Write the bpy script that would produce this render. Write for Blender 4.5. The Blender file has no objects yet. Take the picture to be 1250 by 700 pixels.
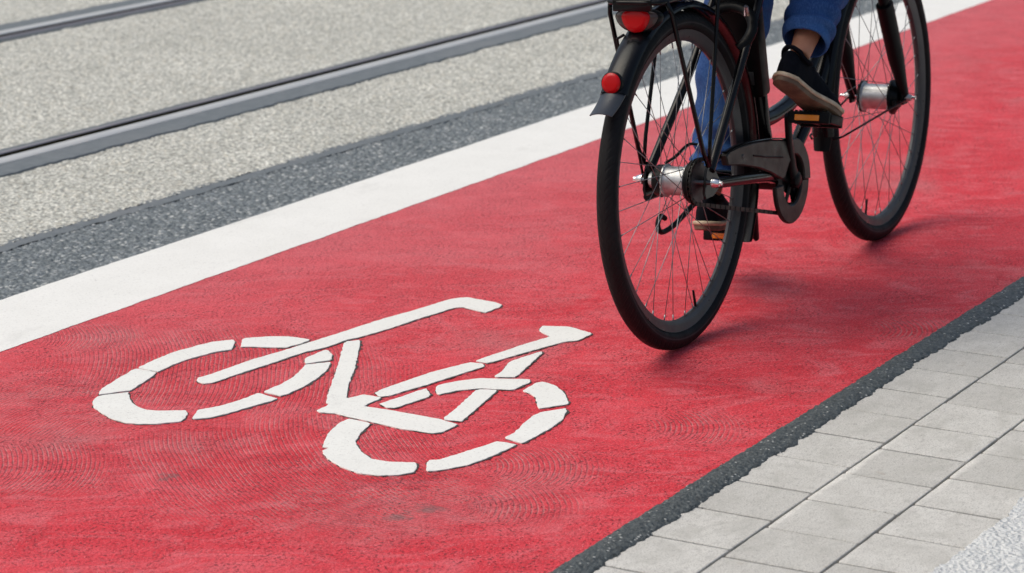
import bpy, bmesh, math, random
from mathutils import Vector, Matrix, noise
random.seed(7)
R = math.radians
sc = bpy.context.scene
COL = sc.collection

# ------------------------------------------------------------------ helpers
def link(name, verts, faces, mat, parent=None, loc=(0,0,0), rot=(0,0,0), smooth=True, mats=None, fm=None):
    me = bpy.data.meshes.new(name)
    me.from_pydata([tuple(v) for v in verts], [], faces)
    if mats:
        for m in mats: me.materials.append(m)
        me.polygons.foreach_set('material_index', fm)
    else:
        me.materials.append(mat)
    me.update()
    if smooth: me.polygons.foreach_set('use_smooth', [True]*len(me.polygons))
    o = bpy.data.objects.new(name, me); COL.objects.link(o)
    o.location = loc; o.rotation_euler = rot
    if parent: o.parent = parent
    return o

def tag(o, label=None, cat=None, group=None, kind=None):
    if label: o['label'] = label
    if cat: o['category'] = cat
    if group: o['group'] = group
    if kind: o['kind'] = kind
    return o

def empty(name, loc=(0,0,0), rot=(0,0,0)):
    o = bpy.data.objects.new(name, None); COL.objects.link(o)
    o.location = loc; o.rotation_euler = rot; o.empty_display_size = .1
    return o

class MB:
    """collects shapes that together form ONE mesh"""
    def __init__(s): s.v = []; s.f = []
    def add(s, v, f):
        b = len(s.v); s.v += [Vector(p) for p in v]; s.f += [tuple(i+b for i in q) for q in f]; return s
    def tube(s, pts, rad, n=12, caps=True, flat=1.0):
        pts = [Vector(p) for p in pts]
        if not hasattr(rad, '__len__'): rad = [rad]*len(pts)
        t0 = (pts[1]-pts[0]).normalized()
        ref = Vector((0,1,0)) if abs(t0.y) < .9 else Vector((0,0,1))
        a = (ref - t0*ref.dot(t0)).normalized()
        v = []; f = []
        for i, p in enumerate(pts):
            if i == 0: t = pts[1]-pts[0]
            elif i == len(pts)-1: t = pts[-1]-pts[-2]
            else: t = (pts[i+1]-pts[i]).normalized()+(pts[i]-pts[i-1]).normalized()
            t.normalize(); a = (a - t*a.dot(t)).normalized(); b = t.cross(a)
            r = rad[i]
            ra, rb = (r if hasattr(r, '__len__') else (r*flat, r))
            for k in range(n):
                w = 2*math.pi*k/n
                v.append(p + a*math.cos(w)*ra + b*math.sin(w)*rb)
        m = len(pts)
        for i in range(m-1):
            for k in range(n):
                k2 = (k+1) % n
                f.append((i*n+k, i*n+k2, (i+1)*n+k2, (i+1)*n+k))
        if caps:
            f.append(tuple(range(n))[::-1]); f.append(tuple((m-1)*n+k for k in range(n)))
        return s.add(v, f)
    def lathe_y(s, prof, n=48, c=(0,0,0), closed=False):
        """profile of (radius, y) turned about the y axis"""
        v = []; f = []; c = Vector(c)
        for i in range(n):
            w = 2*math.pi*i/n
            for r, y in prof: v.append(c+Vector((r*math.cos(w), y, r*math.sin(w))))
        m = len(prof)
        for i in range(n):
            j = (i+1) % n
            for k in range(m if closed else m-1):
                k2 = (k+1) % m
                f.append((i*m+k, j*m+k, j*m+k2, i*m+k2))
        if not closed:
            if prof[0][0] > 1e-6: f.append(tuple(i*m for i in range(n)))
            if prof[-1][0] > 1e-6: f.append(tuple(i*m+m-1 for i in range(n))[::-1])
        return s.add(v, f)
    def box(s, c, size, ch=.002, rot=None):
        c = Vector(c); hx, hy, hz = [q/2 for q in size]
        bm = bmesh.new(); bmesh.ops.create_cube(bm, size=1)
        for v in bm.verts: v.co = Vector((v.co.x*2*hx, v.co.y*2*hy, v.co.z*2*hz))
        if ch: bmesh.ops.bevel(bm, geom=bm.edges[:], offset=ch, segments=2, profile=.6, affect='EDGES')
        if rot is not None:
            for v in bm.verts: v.co = rot @ v.co
        bm.verts.ensure_lookup_table()
        s.add([v.co+c for v in bm.verts], [tuple(v.index for v in q.verts) for q in bm.faces]); bm.free()
        return s
    def prism(s, outline, y0, y1, ch=.002):
        """outline of (x,z) extruded from y0 to y1 with a small chamfer"""
        n = len(outline)
        cx = sum(p[0] for p in outline)/n; cz = sum(p[1] for p in outline)/n
        def ins(d):
            out = []
            for i in range(n):
                a = Vector(outline[i-1]); b = Vector(outline[i]); c = Vector(outline[(i+1) % n])
                e1 = (b-a).normalized(); e2 = (c-b).normalized()
                nn = Vector((-(e1.y+e2.y), e1.x+e2.x))
                if nn.length < 1e-6: nn = Vector((-e1.y, e1.x))
                nn.normalize(); out.append(b+nn*d)
            return out
        area = sum(outline[i-1][0]*outline[i][1]-outline[i][0]*outline[i-1][1] for i in range(n))
        sg = 1 if area > 0 else -1
        ii = ins(ch*sg)
        v = [(p[0], y0, p[1]) for p in ii]+[(p[0], y0+ch, p[1]) for p in outline]+[(p[0], y1-ch, p[1]) for p in outline]+[(p[0], y1, p[1]) for p in ii]
        f = []
        for L in range(3):
            for i in range(n):
                j = (i+1) % n
                f.append((L*n+i, L*n+j, (L+1)*n+j, (L+1)*n+i))
        f.append(tuple(range(n))[::-1]); f.append(tuple(3*n+i for i in range(n)))
        return s.add(v, f)
    def ball(s, c, r, n=16, m=10):
        c = Vector(c); r = r if hasattr(r, '__len__') else (r, r, r)
        v = [c+Vector((0,0,r[2]))]; f = []
        for i in range(1, m):
            t = math.pi*i/m
            for k in range(n):
                w = 2*math.pi*k/n
                v.append(c+Vector((r[0]*math.sin(t)*math.cos(w), r[1]*math.sin(t)*math.sin(w), r[2]*math.cos(t))))
        v.append(c-Vector((0,0,r[2]))); L = len(v)-1
        for k in range(n):
            k2 = (k+1) % n
            f.append((0, 1+k, 1+k2)); f.append((L, L-n+k2, L-n+k))
            for i in range(m-2): f.append((1+i*n+k, 1+(i+1)*n+k, 1+(i+1)*n+k2, 1+i*n+k2))
        return s.add(v, f)
    def build(s, name, mat, parent=None, loc=(0,0,0), rot=(0,0,0), smooth=True, sharp=35):
        o = link(name, s.v, s.f, mat, parent, loc, rot, smooth)
        bm = bmesh.new(); bm.from_mesh(o.data); bmesh.ops.recalc_face_normals(bm, faces=bm.faces)
        if smooth and sharp:
            for e in bm.edges:
                if len(e.link_faces) == 2 and e.calc_face_angle(0) > R(sharp): e.smooth = False
        bm.to_mesh(o.data); bm.free()
        return o

def fuse(o, voxel, smooth_it=4):
    """remesh overlapping shapes into one continuous skin"""
    m = o.modifiers.new('r', 'REMESH'); m.mode = 'VOXEL'; m.voxel_size = voxel
    if smooth_it:
        s = o.modifiers.new('s', 'SMOOTH'); s.factor = .5; s.iterations = smooth_it
    dg = bpy.context.evaluated_depsgraph_get(); dg.update()
    me = bpy.data.meshes.new_from_object(o.evaluated_get(dg))
    mats = list(o.data.materials); o.modifiers.clear(); o.data = me
    if not me.materials:
        for q in mats: me.materials.append(q)
    me.polygons.foreach_set('use_smooth', [True]*len(me.polygons))
    return o

# ------------------------------------------------------------------ shader helper
class NT:
    def __init__(s, name):
        s.m = bpy.data.materials.new(name); s.m.use_nodes = True
        s.t = s.m.node_tree; s.n = s.t.nodes; s.l = s.t.links
        s.b = s.n['Principled BSDF']; s._co = None
    def co(s):
        if s._co is None: s._co = s.n.new('ShaderNodeTexCoord').outputs['Object']
        return s._co
    def put(s, sock, v):
        if v is None: return
        if isinstance(v, bpy.types.NodeSocket): s.l.new(v, sock)
        else:
            try: sock.default_value = v
            except Exception: sock.default_value = (*v, 1)
    def scale(s, v, sc_):
        n = s.n.new('ShaderNodeMapping'); s.l.new(v, n.inputs[0]); n.inputs['Scale'].default_value = sc_; return n.outputs[0]
    def noise(s, sc_, det=4, rough=.55, v=None, dist=0, col=False):
        n = s.n.new('ShaderNodeTexNoise'); s.put(n.inputs['Vector'], v or s.co())
        n.inputs['Scale'].default_value = sc_; n.inputs['Detail'].default_value = det; n.inputs['Roughness'].default_value = rough
        n.inputs['Distortion'].default_value = dist
        return n.outputs['Color' if col else 'Fac']
    def vor(s, sc_, feat='F1', out='Distance', v=None, rnd=1):
        n = s.n.new('ShaderNodeTexVoronoi'); n.feature = feat; s.put(n.inputs['Vector'], v or s.co())
        n.inputs['Scale'].default_value = sc_; n.inputs['Randomness'].default_value = rnd
        return n.outputs[out]
    def math(s, op, a, b=0, c=None, clamp=False):
        n = s.n.new('ShaderNodeMath'); n.operation = op; n.use_clamp = clamp
        s.put(n.inputs[0], a); s.put(n.inputs[1], b)
        if c is not None: s.put(n.inputs[2], c)
        return n.outputs[0]
    def mr(s, v, a, b, c=0, d=1, smooth=False):
        n = s.n.new('ShaderNodeMapRange'); n.clamp = True
        if smooth: n.interpolation_type = 'SMOOTHSTEP'
        s.put(n.inputs[0], v)
        for i, q in enumerate((a, b, c, d)): s.put(n.inputs[i+1], q)
        return n.outputs[0]
    def mix(s, f, a, b):
        n = s.n.new('ShaderNodeMix'); n.data_type = 'RGBA'
        s.put(n.inputs[0], f)
        for sock, v in ((n.inputs[6], a), (n.inputs[7], b)):
            if isinstance(v, bpy.types.NodeSocket): s.l.new(v, sock)
            else: sock.default_value = (*v, 1)
        return n.outputs[2]
    def mul(s, a, v):
        """colour times grey value"""
        n = s.n.new('ShaderNodeVectorMath'); n.operation = 'SCALE'; s.put(n.inputs[0], a); s.put(n.inputs['Scale'], v); return n.outputs[0]
    def bump(s, h, strength=.5, dist=.002, prev=None):
        n = s.n.new('ShaderNodeBump'); n.inputs['Strength'].default_value = strength; n.inputs['Distance'].default_value = dist
        s.put(n.inputs['Height'], h)
        if prev is not None: s.l.new(prev, n.inputs['Normal'])
        return n.outputs[0]
    def done(s, col=None, rough=None, nrm=None, metal=None, spec=None, **kw):
        s.put(s.b.inputs['Base Color'], col if (col is None or isinstance(col, bpy.types.NodeSocket)) else (*col, 1))
        s.put(s.b.inputs['Roughness'], rough); s.put(s.b.inputs['Metallic'], metal); s.put(s.b.inputs['Specular IOR Level'], spec)
        if nrm is not None: s.l.new(nrm, s.b.inputs['Normal'])
        for k, v in kw.items(): s.put(s.b.inputs[k.replace('_', ' ')], v)
        return s.m

def rgb(r, g, b):
    f = lambda c: (c/255/12.92) if c/255 < .04045 else ((c/255+.055)/1.055)**2.4
    return (f(r), f(g), f(b))

# ------------------------------------------------------------------ ground materials
def mat_red():
    n = NT('red_cycle_coating')
    co = n.co()
    # comb trowel swirls: arcs about several centres
    # (region x, y, radius, squash; stroke centre x, y; spacing)
    L = (-.485, .875); D = (.875, .485)
    def off(p, l, d): return (p[0]+L[0]*l+D[0]*d, p[1]+L[1]*l+D[1]*d)
    C = [((4.40,3.10), .42, off((4.40,3.10), 1.5, -.1), .0088), ((3.97,2.64), .40, off((3.97,2.64), -1.25, .42), .0088),
         ((4.50,3.49), .14, off((4.47,3.47), .26, 0), .0085), ((4.02,3.26), .26, off((4.05,3.29), -.9, -.45), .0086),
         ((3.72,3.02), .19, off((3.72,2.99), .45, 0), .0086), ((3.88,2.35), .24, off((3.90,2.35), -.55, .75), .0092),
         ((3.98,2.17), .13, off((3.96,2.17), .20, 0), .0098), ((4.19,2.24), .14, off((4.19,2.24), .22, 0), .0098),
         ((4.56,2.09), .12, off((4.56,2.09), .20, 0), .0100), ((5.45,2.02), .11, off((5.45,2.02), .2, 0), .0115)]
    warp = n.n.new('ShaderNodeVectorMath'); warp.operation = 'MULTIPLY_ADD'
    n.l.new(n.noise(3.0, 2, col=True), warp.inputs[0]); warp.inputs[1].default_value = (.03,.03,0); n.l.new(co, warp.inputs[2])
    wco = warp.outputs[0]
    brk = n.noise(70, 3)
    acc = None
    def dist(px, py):
        d = n.n.new('ShaderNodeVectorMath'); d.operation = 'DISTANCE'; n.l.new(wco, d.inputs[0]); d.inputs[1].default_value = (px+.015, py+.015, 0); return d.outputs['Value']
    wob = n.math('MULTIPLY', n.math('SUBTRACT', n.noise(6, 4, .6), .5), .30)
    for (rx, ry), rr, (cx, cy), sp in C:
        w = n.math('SINE', n.math('MULTIPLY', dist(cx, cy), 2*math.pi/sp))
        m1 = n.mr(n.math('ADD', dist(rx, ry), n.math('MULTIPLY', wob, rr*2)), rr*.62, rr, 1, 0)
        w = n.math('MULTIPLY', m1, n.mr(w, .15, .95))
        acc = w if acc is None else n.math('MAXIMUM', acc, w)
    patch = n.mr(n.noise(4.0, 3), .34, .48, .45, 1)
    groove = n.math('MULTIPLY', n.math('MULTIPLY', acc, patch), n.mr(brk, .30, .58, .25, 1))
    # colour variation
    rt = n.n.new('ShaderNodeMapping'); n.l.new(co, rt.inputs[0]); rt.inputs['Rotation'].default_value = (0, 0, R(52)); rc = rt.outputs[0]
    big = n.mr(n.noise(1.9, 5, .62, v=n.scale(rc, (1,2.4,1)), dist=.5), .38, .64)
    streak = n.mr(n.noise(4.6, 7, .72, v=n.scale(rc, (1,2.0,1)), dist=1.8), .46, .66)
    dark_streak = n.mr(n.noise(4.4, 7, .75, v=n.scale(rc, (1,1.8,1)), dist=1.6), .53, .70)
    pale = n.mr(n.noise(2.4, 5, .6), .56, .74)
    fine = n.noise(260, 3, .7)
    c = n.mix(big, (.74,.062,.082), (.65,.030,.045))
    c = n.mix(n.math('MULTIPLY', streak, .70), c, (.76,.175,.20))
    c = n.mix(n.math('MULTIPLY', dark_streak, .70), c, (.48,.022,.034))
    c = n.mix(n.math('MULTIPLY', pale, .65), c, (.56,.20,.21))
    sp_ = n.n.new('ShaderNodeSeparateXYZ'); n.l.new(co, sp_.inputs[0])
    pale_far = n.math('MULTIPLY', n.mr(n.math('ADD', sp_.outputs[1], n.math('MULTIPLY', n.noise(2.1, 5, .65), 1.1)), 3.25, 4.1), n.mr(n.math('ADD', sp_.outputs[0], n.math('MULTIPLY', n.noise(1.3, 3), 1.2)), 5.0, 6.2, .35, 1))
    c = n.mix(n.math('MULTIPLY', pale_far, .62), c, (.66,.185,.205))  # lane colour paler towards the white line and further along
    c = n.mix(n.mr(fine, .44, .66, 0, .6), c, (.30,.016,.026))
    c = n.mix(n.mr(n.noise(190, 2, .6, v=n.scale(co,(1,1.3,1))), .54, .68, 0, .5), c, (.80,.19,.21))
    c = n.mix(n.mr(n.noise(85, 3, .7, v=n.scale(co,(1,1.6,1))), .55, .68, 0, .6), c, (.33,.024,.034))
    # dark pits where the asphalt shows, pale grit
    pit = n.math('MULTIPLY', n.mr(n.noise(150, 3, .6), .575, .63), n.mr(n.noise(9, 3), .34, .56))
    pit2 = n.math('MULTIPLY', n.mr(n.noise(45, 4, .7, v=n.scale(co,(1,2.2,1))), .60, .66), n.mr(n.noise(4, 2), .36, .52))
    c = n.mix(n.math('MULTIPLY', pit, .75), c, (.12,.03,.033))
    pit3 = n.math('MULTIPLY', n.mr(n.noise(95, 2, .5, v=n.scale(rc, (1,2,1))), .62, .67), n.mr(n.noise(6, 3), .38, .55))
    for (sx_, sy_, sr) in ((3.816,2.323,.030),(3.878,2.295,.032),(3.795,2.785,.024),(4.30,2.93,.022),(4.02,2.55,.020)):
        ds = n.n.new('ShaderNodeVectorMath'); ds.operation = 'DISTANCE'; n.l.new(co, ds.inputs[0]); ds.inputs[1].default_value = (sx_, sy_, 0)
        sm = n.mr(n.math('ADD', ds.outputs['Value'], n.math('MULTIPLY', n.math('SUBTRACT', n.noise(45, 4, .7), .5), .11)), sr*.2, sr, 1, 0)
        c = n.mix(n.math('MULTIPLY', sm, .75), c, (.19,.10,.10))
    c = n.mix(n.math('MULTIPLY', pit3, .45), c, (.28,.04,.048))
    c = n.mix(n.math('MULTIPLY', pit2, .5), c, (.16,.06,.06))
    c = n.mix(n.math('MULTIPLY', groove, .52), c, n.mix(n.mr(n.noise(14, 2), .42, .58), (.16,.06,.065), (.42,.27,.26)))
    grit = n.mr(n.vor(160), 0.0, .16, 1, 0)
    gsel = n.mr(n.noise(140, 0), .59, .65)
    c = n.mix(n.math('MULTIPLY', n.math('MULTIPLY', grit, gsel), 1.0), c, (.95,.82,.78))
    h = n.math('ADD', n.math('MULTIPLY', fine, .5), n.math('MULTIPLY', n.noise(60, 4, .7), .9))
    h = n.math('SUBTRACT', h, n.math('MULTIPLY', groove, .35))
    h = n.math('SUBTRACT', h, n.math('MULTIPLY', pit, .6))
    return n.done(c, n.mr(fine, .3, .7, .50, .78), n.bump(h, 1.0, .0032), spec=.18)

def mat_white(name='white_road_plastic', base=(.80,.79,.755)):
    n = NT(name)
    c = n.mix(n.mr(n.noise(9, 5, .6), .35, .75, 0, .35), base, (.66,.65,.61))
    dirt = n.math('MULTIPLY', n.mr(n.noise(28, 5, .7, v=n.scale(n.co(), (1,2,1))), .60, .72), n.mr(n.noise(5, 2), .5, .64))
    c = n.mix(n.math('MULTIPLY', dirt, .7), c, (.42,.41,.39))
    c = n.mix(n.math('MULTIPLY', n.mr(n.noise(3.5, 6, .7, v=n.scale(n.co(), (1,1.8,1)), dist=.5), .60, .74), .4), c, (.52,.51,.48))
    c = n.mix(n.mr(n.noise(120, 3, .7), .56, .70, 0, .28), c, (.45,.44,.42))
    c = n.mix(n.math('MULTIPLY', n.mr(n.noise(230, 2), .63, .70), .5), c, (.40,.36,.34))
    return n.done(c, .6, n.bump(n.math('ADD', n.noise(120, 4), n.noise(22, 2)), .45, .0012))

def mat_aggregate(name, dark, lo, hi, scale, pale=.3, rough=.75, tint=None, bscale=.004, sky=None):
    n = NT(name)
    rc = n.vor(scale, 'F1', 'Color'); d = n.vor(scale); sep = n.n.new('ShaderNodeSeparateColor'); n.l.new(rc, sep.inputs[0])
    r = sep.outputs[0]; g = sep.outputs[1]
    c = n.mix(r, lo, hi)
    if tint: c = n.mix(n.mr(g, .78, .95, 0, .9), c, tint)
    edge = n.mr(d, .35, .75)
    c = n.mix(n.math('MULTIPLY', edge, .85), c, dark)
    c = n.mix(n.mr(n.noise(2.2, 5, .65), .35, .7, 0, pale), c, dark)
    c = n.mix(n.mr(n.noise(11, 5, .7), .52, .70, 0, pale), c, dark)
    c = n.mix(n.mr(n.noise(scale*2.1, 3), .6, .72, 0, .5), c, dark)
    h = n.math('SUBTRACT', n.math('MULTIPLY', n.noise(scale*1.5, 3), .6), d)
    return n.done(c, rough, n.bump(h, 1.0, bscale), spec=.4)

def mat_paver():
    n = NT('concrete_paver')
    at = n.n.new('ShaderNodeAttribute'); at.attribute_name = 'tone'
    c = n.mix(at.outputs['Fac'], (.50,.487,.455), (.61,.595,.56))
    c = n.mix(n.mr(n.noise(14, 5, .65), .38, .72, 0, .55), c, (.40,.385,.355))
    c = n.mix(n.mr(n.noise(55, 4, .7, v=n.scale(n.co(), (1,1.6,1))), .52, .68, 0, .6), c, (.33,.32,.30))
    c = n.mix(n.mr(n.noise(330, 2), .54, .66, 0, .75), c, (.27,.26,.245))
    c = n.mix(n.mr(n.noise(300, 1), .64, .70, 0, .6), c, (.68,.66,.62))
    pits = n.math('MULTIPLY', n.mr(n.vor(48), 0, .12, 1, 0), n.mr(n.noise(21, 0), .60, .64))
    c = n.mix(n.math('MULTIPLY', pits, .8), c, (.13,.12,.11))
    st = n.math('MULTIPLY', n.mr(n.noise(16, 3), .68, .74), .35)
    c = n.mix(st, c, (.30,.24,.19))
    sy = n.n.new('ShaderNodeSeparateXYZ'); n.l.new(n.co(), sy.inputs[0])
    fr_ = n.math('MULTIPLY', n.math('FRACT', n.math('DIVIDE', n.math('SUBTRACT', 1.763+.1715*4, sy.outputs[1]), .1715)), .1715)
    edge = n.math('ADD', fr_, n.math('MULTIPLY', n.noise(18, 4, .6), .030))
    sand = n.math('MULTIPLY', n.mr(edge, .022, .034, 1, 0), n.mr(n.noise(3.2, 3), .44, .56))
    c = n.mix(n.math('MULTIPLY', sand, .75), c, n.mix(n.mr(n.noise(240, 2), .4, .6), (.80,.78,.73), (.60,.57,.52)))
    c = n.mix(n.mr(n.noise(7, 5, .65, v=n.scale(n.co(), (1,1.5,1)), dist=.6), .50, .68, 0, .5), c, (.36,.35,.32))
    h = n.math('ADD', n.math('MULTIPLY', n.noise(330, 3), .8), n.math('SUBTRACT', n.noise(40, 4), pits))
    return n.done(c, .85, n.bump(h, .6, .0018), spec=.3)

def mat_sand():
    n = NT('shaded_joint_sand')
    c = n.mix(n.mr(n.noise(7, 3), .42, .56), (.05,.045,.04), (.13,.12,.105))  # sand darkened: the shade down in the joints is put into its colour
    c = n.mix(n.mr(n.noise(300, 2), .45, .7, 0, .7), c, (.16,.14,.12))
    return n.done(c, .95, n.bump(n.noise(350, 3), .9, .002))

def mat_white_rough():
    n = NT('rough_white_concrete')
    c = n.mix(n.mr(n.noise(80, 5, .7), .4, .7), (.74,.745,.735), (.58,.59,.59))
    c = n.mix(n.mr(n.noise(260, 2), .6, .7, 0, .5), c, (.33,.34,.34))
    h = n.math('ADD', n.math('MULTIPLY', n.noise(70, 5, .7), 1.4), n.vor(120))
    return n.done(c, .8, n.bump(h, 1.0, .006))

def mat_sealant():
    n = NT('grey_joint_sealant')
    c = n.mix(n.mr(n.noise(30, 5, .6), .35, .7), (.110,.126,.136), (.150,.166,.176))
    c = n.mix(n.mr(n.noise(2.5, 3), .5, .7, 0, .4), c, (.19,.195,.20))
    return n.done(c, .6, n.bump(n.noise(160, 4), .5, .002))

def mat_steel(name, a, b, rough):
    n = NT(name)
    s1 = n.scale(n.co(), (.6, 60, 8))
    c = n.mix(n.mr(n.noise(4, 5, .6, v=s1), .35, .7), a, b)
    return n.done(c, n.mr(n.noise(9, 4), .3, .7, rough-.08, rough+.12), n.bump(n.noise(20, 3, v=s1), .2, .0006), metal=.35)

M = {}
M['red'] = mat_red()
M['white'] = mat_white()
M['mark'] = mat_white('white_symbol_plastic', (.79,.785,.745))
M['gap'] = mat_aggregate('dark_gap', (.035,.032,.030), (.06,.055,.05), (.13,.115,.10), 160, bscale=.002)
M['asphalt'] = mat_aggregate('blue_grey_asphalt', (.080,.096,.104), (.125,.145,.156), (.25,.275,.29), 90, .2, .7, (.50,.51,.50), .003)
M['seal_edge'] = mat_sealant()
M['tram'] = mat_aggregate('exposed_aggregate_concrete', (.25,.25,.225), (.50,.50,.455), (.80,.79,.72), 95, .30, .85, (.60,.56,.47), .003)
M['road'] = mat_aggregate('road_asphalt', (.035,.036,.038), (.05,.052,.055), (.13,.13,.13), 70, .3, .8)
M['tar'] = mat_aggregate('black_tar_asphalt', (.022,.027,.028), (.035,.042,.043), (.075,.085,.085), 110, .1, .55, None, .004)
M['paver'] = mat_paver(); M['sand'] = mat_sand(); M['rough_white'] = mat_white_rough()
M['rail'] = mat_steel('tram_rail_steel', (.58,.58,.57), (.46,.465,.465), .5)
M['rail_lip'] = mat_steel('tram_rail_worn_lip', (.22,.205,.215), (.30,.28,.30), .5)
M['groove'] = NT('dark_rail_groove').done((.045,.036,.014), .8, spec=.1)  # near-black brown base colour for the groove's walls and floor

def fnoise(x, s, seed): return noise.noise(Vector((x*s, seed*7.31, seed*1.7)))
def xs(x0, x1, fine=.008, f0=2.4, f1=11.5):
    out = []; x = x0
    while x < x1:
        out.append(x)
        x += fine if f0 <= x <= f1 else (.15 if x < 20 else .6) if x > -2 else .3
        if out[-1] < f0 < x: x = f0
    out.append(x1); return out

def strip(name, y0, y1, z, mat, rag0=0, rag1=0, seed=1, thick=.0, X0=-8., X1=70., fine=.008, parent=None, org=None, kind='structure', cuts=1, lump=0, close=False, stones=None, f0=2.4, f1_=11.5):
    """a ribbon along x between two edge functions, edges ragged by the given amounts"""
    X = xs(X0, X1, fine, f0, f1_); v = []; f = []
    g0, g1 = f0, f1_
    f0 = y0 if callable(y0) else (lambda x: y0); f1 = y1 if callable(y1) else (lambda x: y1)
    def rg(x, a, s):
        return a*(fnoise(x, 9, s)*.9+fnoise(x, 33, s+3)*.6+fnoise(x, 110, s+5)*.4)
    n = cuts+1
    for x in X:
        a = f0(x)+rg(x, rag0, seed); b = f1(x)+rg(x, rag1, seed+11)
        row = [(x, a+(b-a)*k/cuts, z+(lump*noise.fractal(Vector((x*14, (a+(b-a)*k/cuts)*14, seed)), 1.0, 2.0, 4) if lump else 0)) for k in range(n)]
        if stones and g0 < x < g1:
            sc_, hh = stones; nr = []
            for (px, py, pz) in row:
                q = noise.voronoi(Vector((px*sc_, py*sc_, seed)))
                d1 = q[0][0]; cell = noise.cell(q[1][0]*3.1+Vector((7,7,7)))
                nr.append((px, py, pz-hh*min(1, d1*1.35)**1.6+hh*.35*cell+hh*.5*noise.noise(Vector((px*9, py*9, 1)))))
            row = nr
        if thick: row = [(x, row[0][1], z-thick)]+row+[(x, row[-1][1], z-thick)]
        v += row
    m = n+(2 if thick else 0)
    for i in range(len(X)-1):
        for k in range(m-1): f.append((i*m+k, (i+1)*m+k, (i+1)*m+k+1, i*m+k+1))
    o = link(name, v, f, mat, parent, smooth=True)
    bm = bmesh.new(); bm.from_mesh(o.data); bmesh.ops.recalc_face_normals(bm, faces=bm.faces)
    for e in bm.edges:
        if len(e.link_faces) == 2 and e.calc_face_angle(0) > R(40): e.smooth = False
    up = sum(q.normal.z*q.calc_area() for q in bm.faces)
    if up < 0: bmesh.ops.reverse_faces(bm, faces=bm.faces)
    bm.to_mesh(o.data); bm.free()
    if kind: o['kind'] = kind
    return o

# ------------------------------------------------------------------ the setting
g = 260
gr = link('ground', [(-g,-g,-.07),(g,-g,-.07),(g,g,-.07),(-g,g,-.07)], [(0,1,2,3)], M['road'], smooth=False); gr['kind'] = 'structure'

def cl(x): return min(max(x, 0), 12)
def tr(x): return -.012*(cl(x)-5.9)          # the tracks run a hair off the lane's direction
def yc(x): return 4.188-.026*(cl(x)-5.05)    # edge of the concrete

strip('cycle_lane', 1.962, 3.60, 0, M['red'], .001, 0, 2, fine=.03, thick=.012)
strip('asphalt_strip', 3.80, lambda x: yc(x)-.030, -.001, M['asphalt'], seed=4, fine=.0038, cuts=110, stones=(85, .0040), f0=4.4, f1_=10.2)
strip('asphalt_strip', 3.50, 4.50, -.012, M['asphalt'], seed=4, fine=.05)
ll = strip('lane_line', 3.572, 3.846, .0010, M['white'], .0035, .0022, 6, thick=.0005)
strip('joint_seal', lambda x: yc(x)-.040, lambda x: yc(x)+.02, -.0016, M['seal_edge'], .010, 0, 9)
strip('tram_track_slab', yc, lambda x: 4.72+tr(x), .0005, M['tram'], .008, 0, 13, fine=.0042, cuts=130, stones=(95, .0034), f0=4.8, f1_=10.6)
strip('tram_track_slab', lambda x: 4.925+tr(x), lambda x: 6.22+tr(x), .0005, M['tram'], 0, 0, 16, fine=.0058, cuts=225, stones=(95, .0034), f0=5.6, f1_=11.0)
strip('tram_track_slab', lambda x: 6.43+tr(x), lambda x: 9.2, .0005, M['tram'], 0, 0, 19, fine=.1)

def rail(y0, mirror, label):
    """grooved tram rail: head, groove, lip, with sealant either side; y0 = gauge edge of the head"""
    s = -1 if mirror else 1
    root = empty('tram_rail', (0, y0, 0))
    tag(root, label, 'tram rail', 'grooved tram rails in the concrete')
    def sweep(name, prof, mat, parent=root, rag=(0,0), seed=1, fine=.012):
        X = xs(-8, 70, fine); v = []; f = []; m = len(prof)
        for x in X:
            for i, (y, z) in enumerate(prof):
                yy = y
                if i in (0, 1) and rag[0]: yy += rag[0]*(fnoise(x, 8, seed)+.7*fnoise(x, 30, seed+2)+.4*fnoise(x, 100, seed+4))
                if i in (m-1, m-2) and rag[1]: yy += rag[1]*(fnoise(x, 8, seed+6)+.7*fnoise(x, 30, seed+8)+.4*fnoise(x, 100, seed+9))
                v.append((x, s*yy+tr(x), z))
        for i in range(len(X)-1):
            for k in range(m-1): f.append((i*m+k, (i+1)*m+k, (i+1)*m+k+1, i*m+k+1))
        o = link(name, v, f, mat, parent)
        bm = bmesh.new(); bm.from_mesh(o.data)
        for e in bm.edges:
            if len(e.link_faces) == 2 and e.calc_face_angle(0) > R(30): e.smooth = False
        if sum(q.normal.z*q.calc_area() for q in bm.faces) < 0: bmesh.ops.reverse_faces(bm, faces=bm.faces)
        bm.to_mesh(o.data); bm.free(); return o
    sweep('rail_head', [(-.052,-.02),(-.052,.005),(-.046,.008),(-.012,.009),(-.004,.0075),(0,.004)], M['rail'])
    sweep('rail_groove', [(0,.0042),(.0005,-.040),(.0355,-.040),(.036,.0042)], M['groove'])
    sweep('rail_lip', [(.036,.004),(.039,.007),(.052,.007),(.056,.003),(.056,-.02)], M['rail_lip'])
    sweep('rail_sealant', [(-.158,-.001),(-.154,.0042),(-.0525,.0038),(-.0525,-.01)], M['seal_edge'], rag=(.011,0), seed=21 if mirror else 5)
    sweep('rail_sealant', [(.0565,-.01),(.0565,.002),(.080,.0042),(.085,-.001)], M['seal_edge'], rag=(0,.006), seed=31 if mirror else 8)
rail(4.842, False, 'near grooved tram rail of grey steel, the one closer to the white lane line')
rail(6.262, True, 'far grooved tram rail of grey steel crossing the top left corner of the photo')

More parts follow.
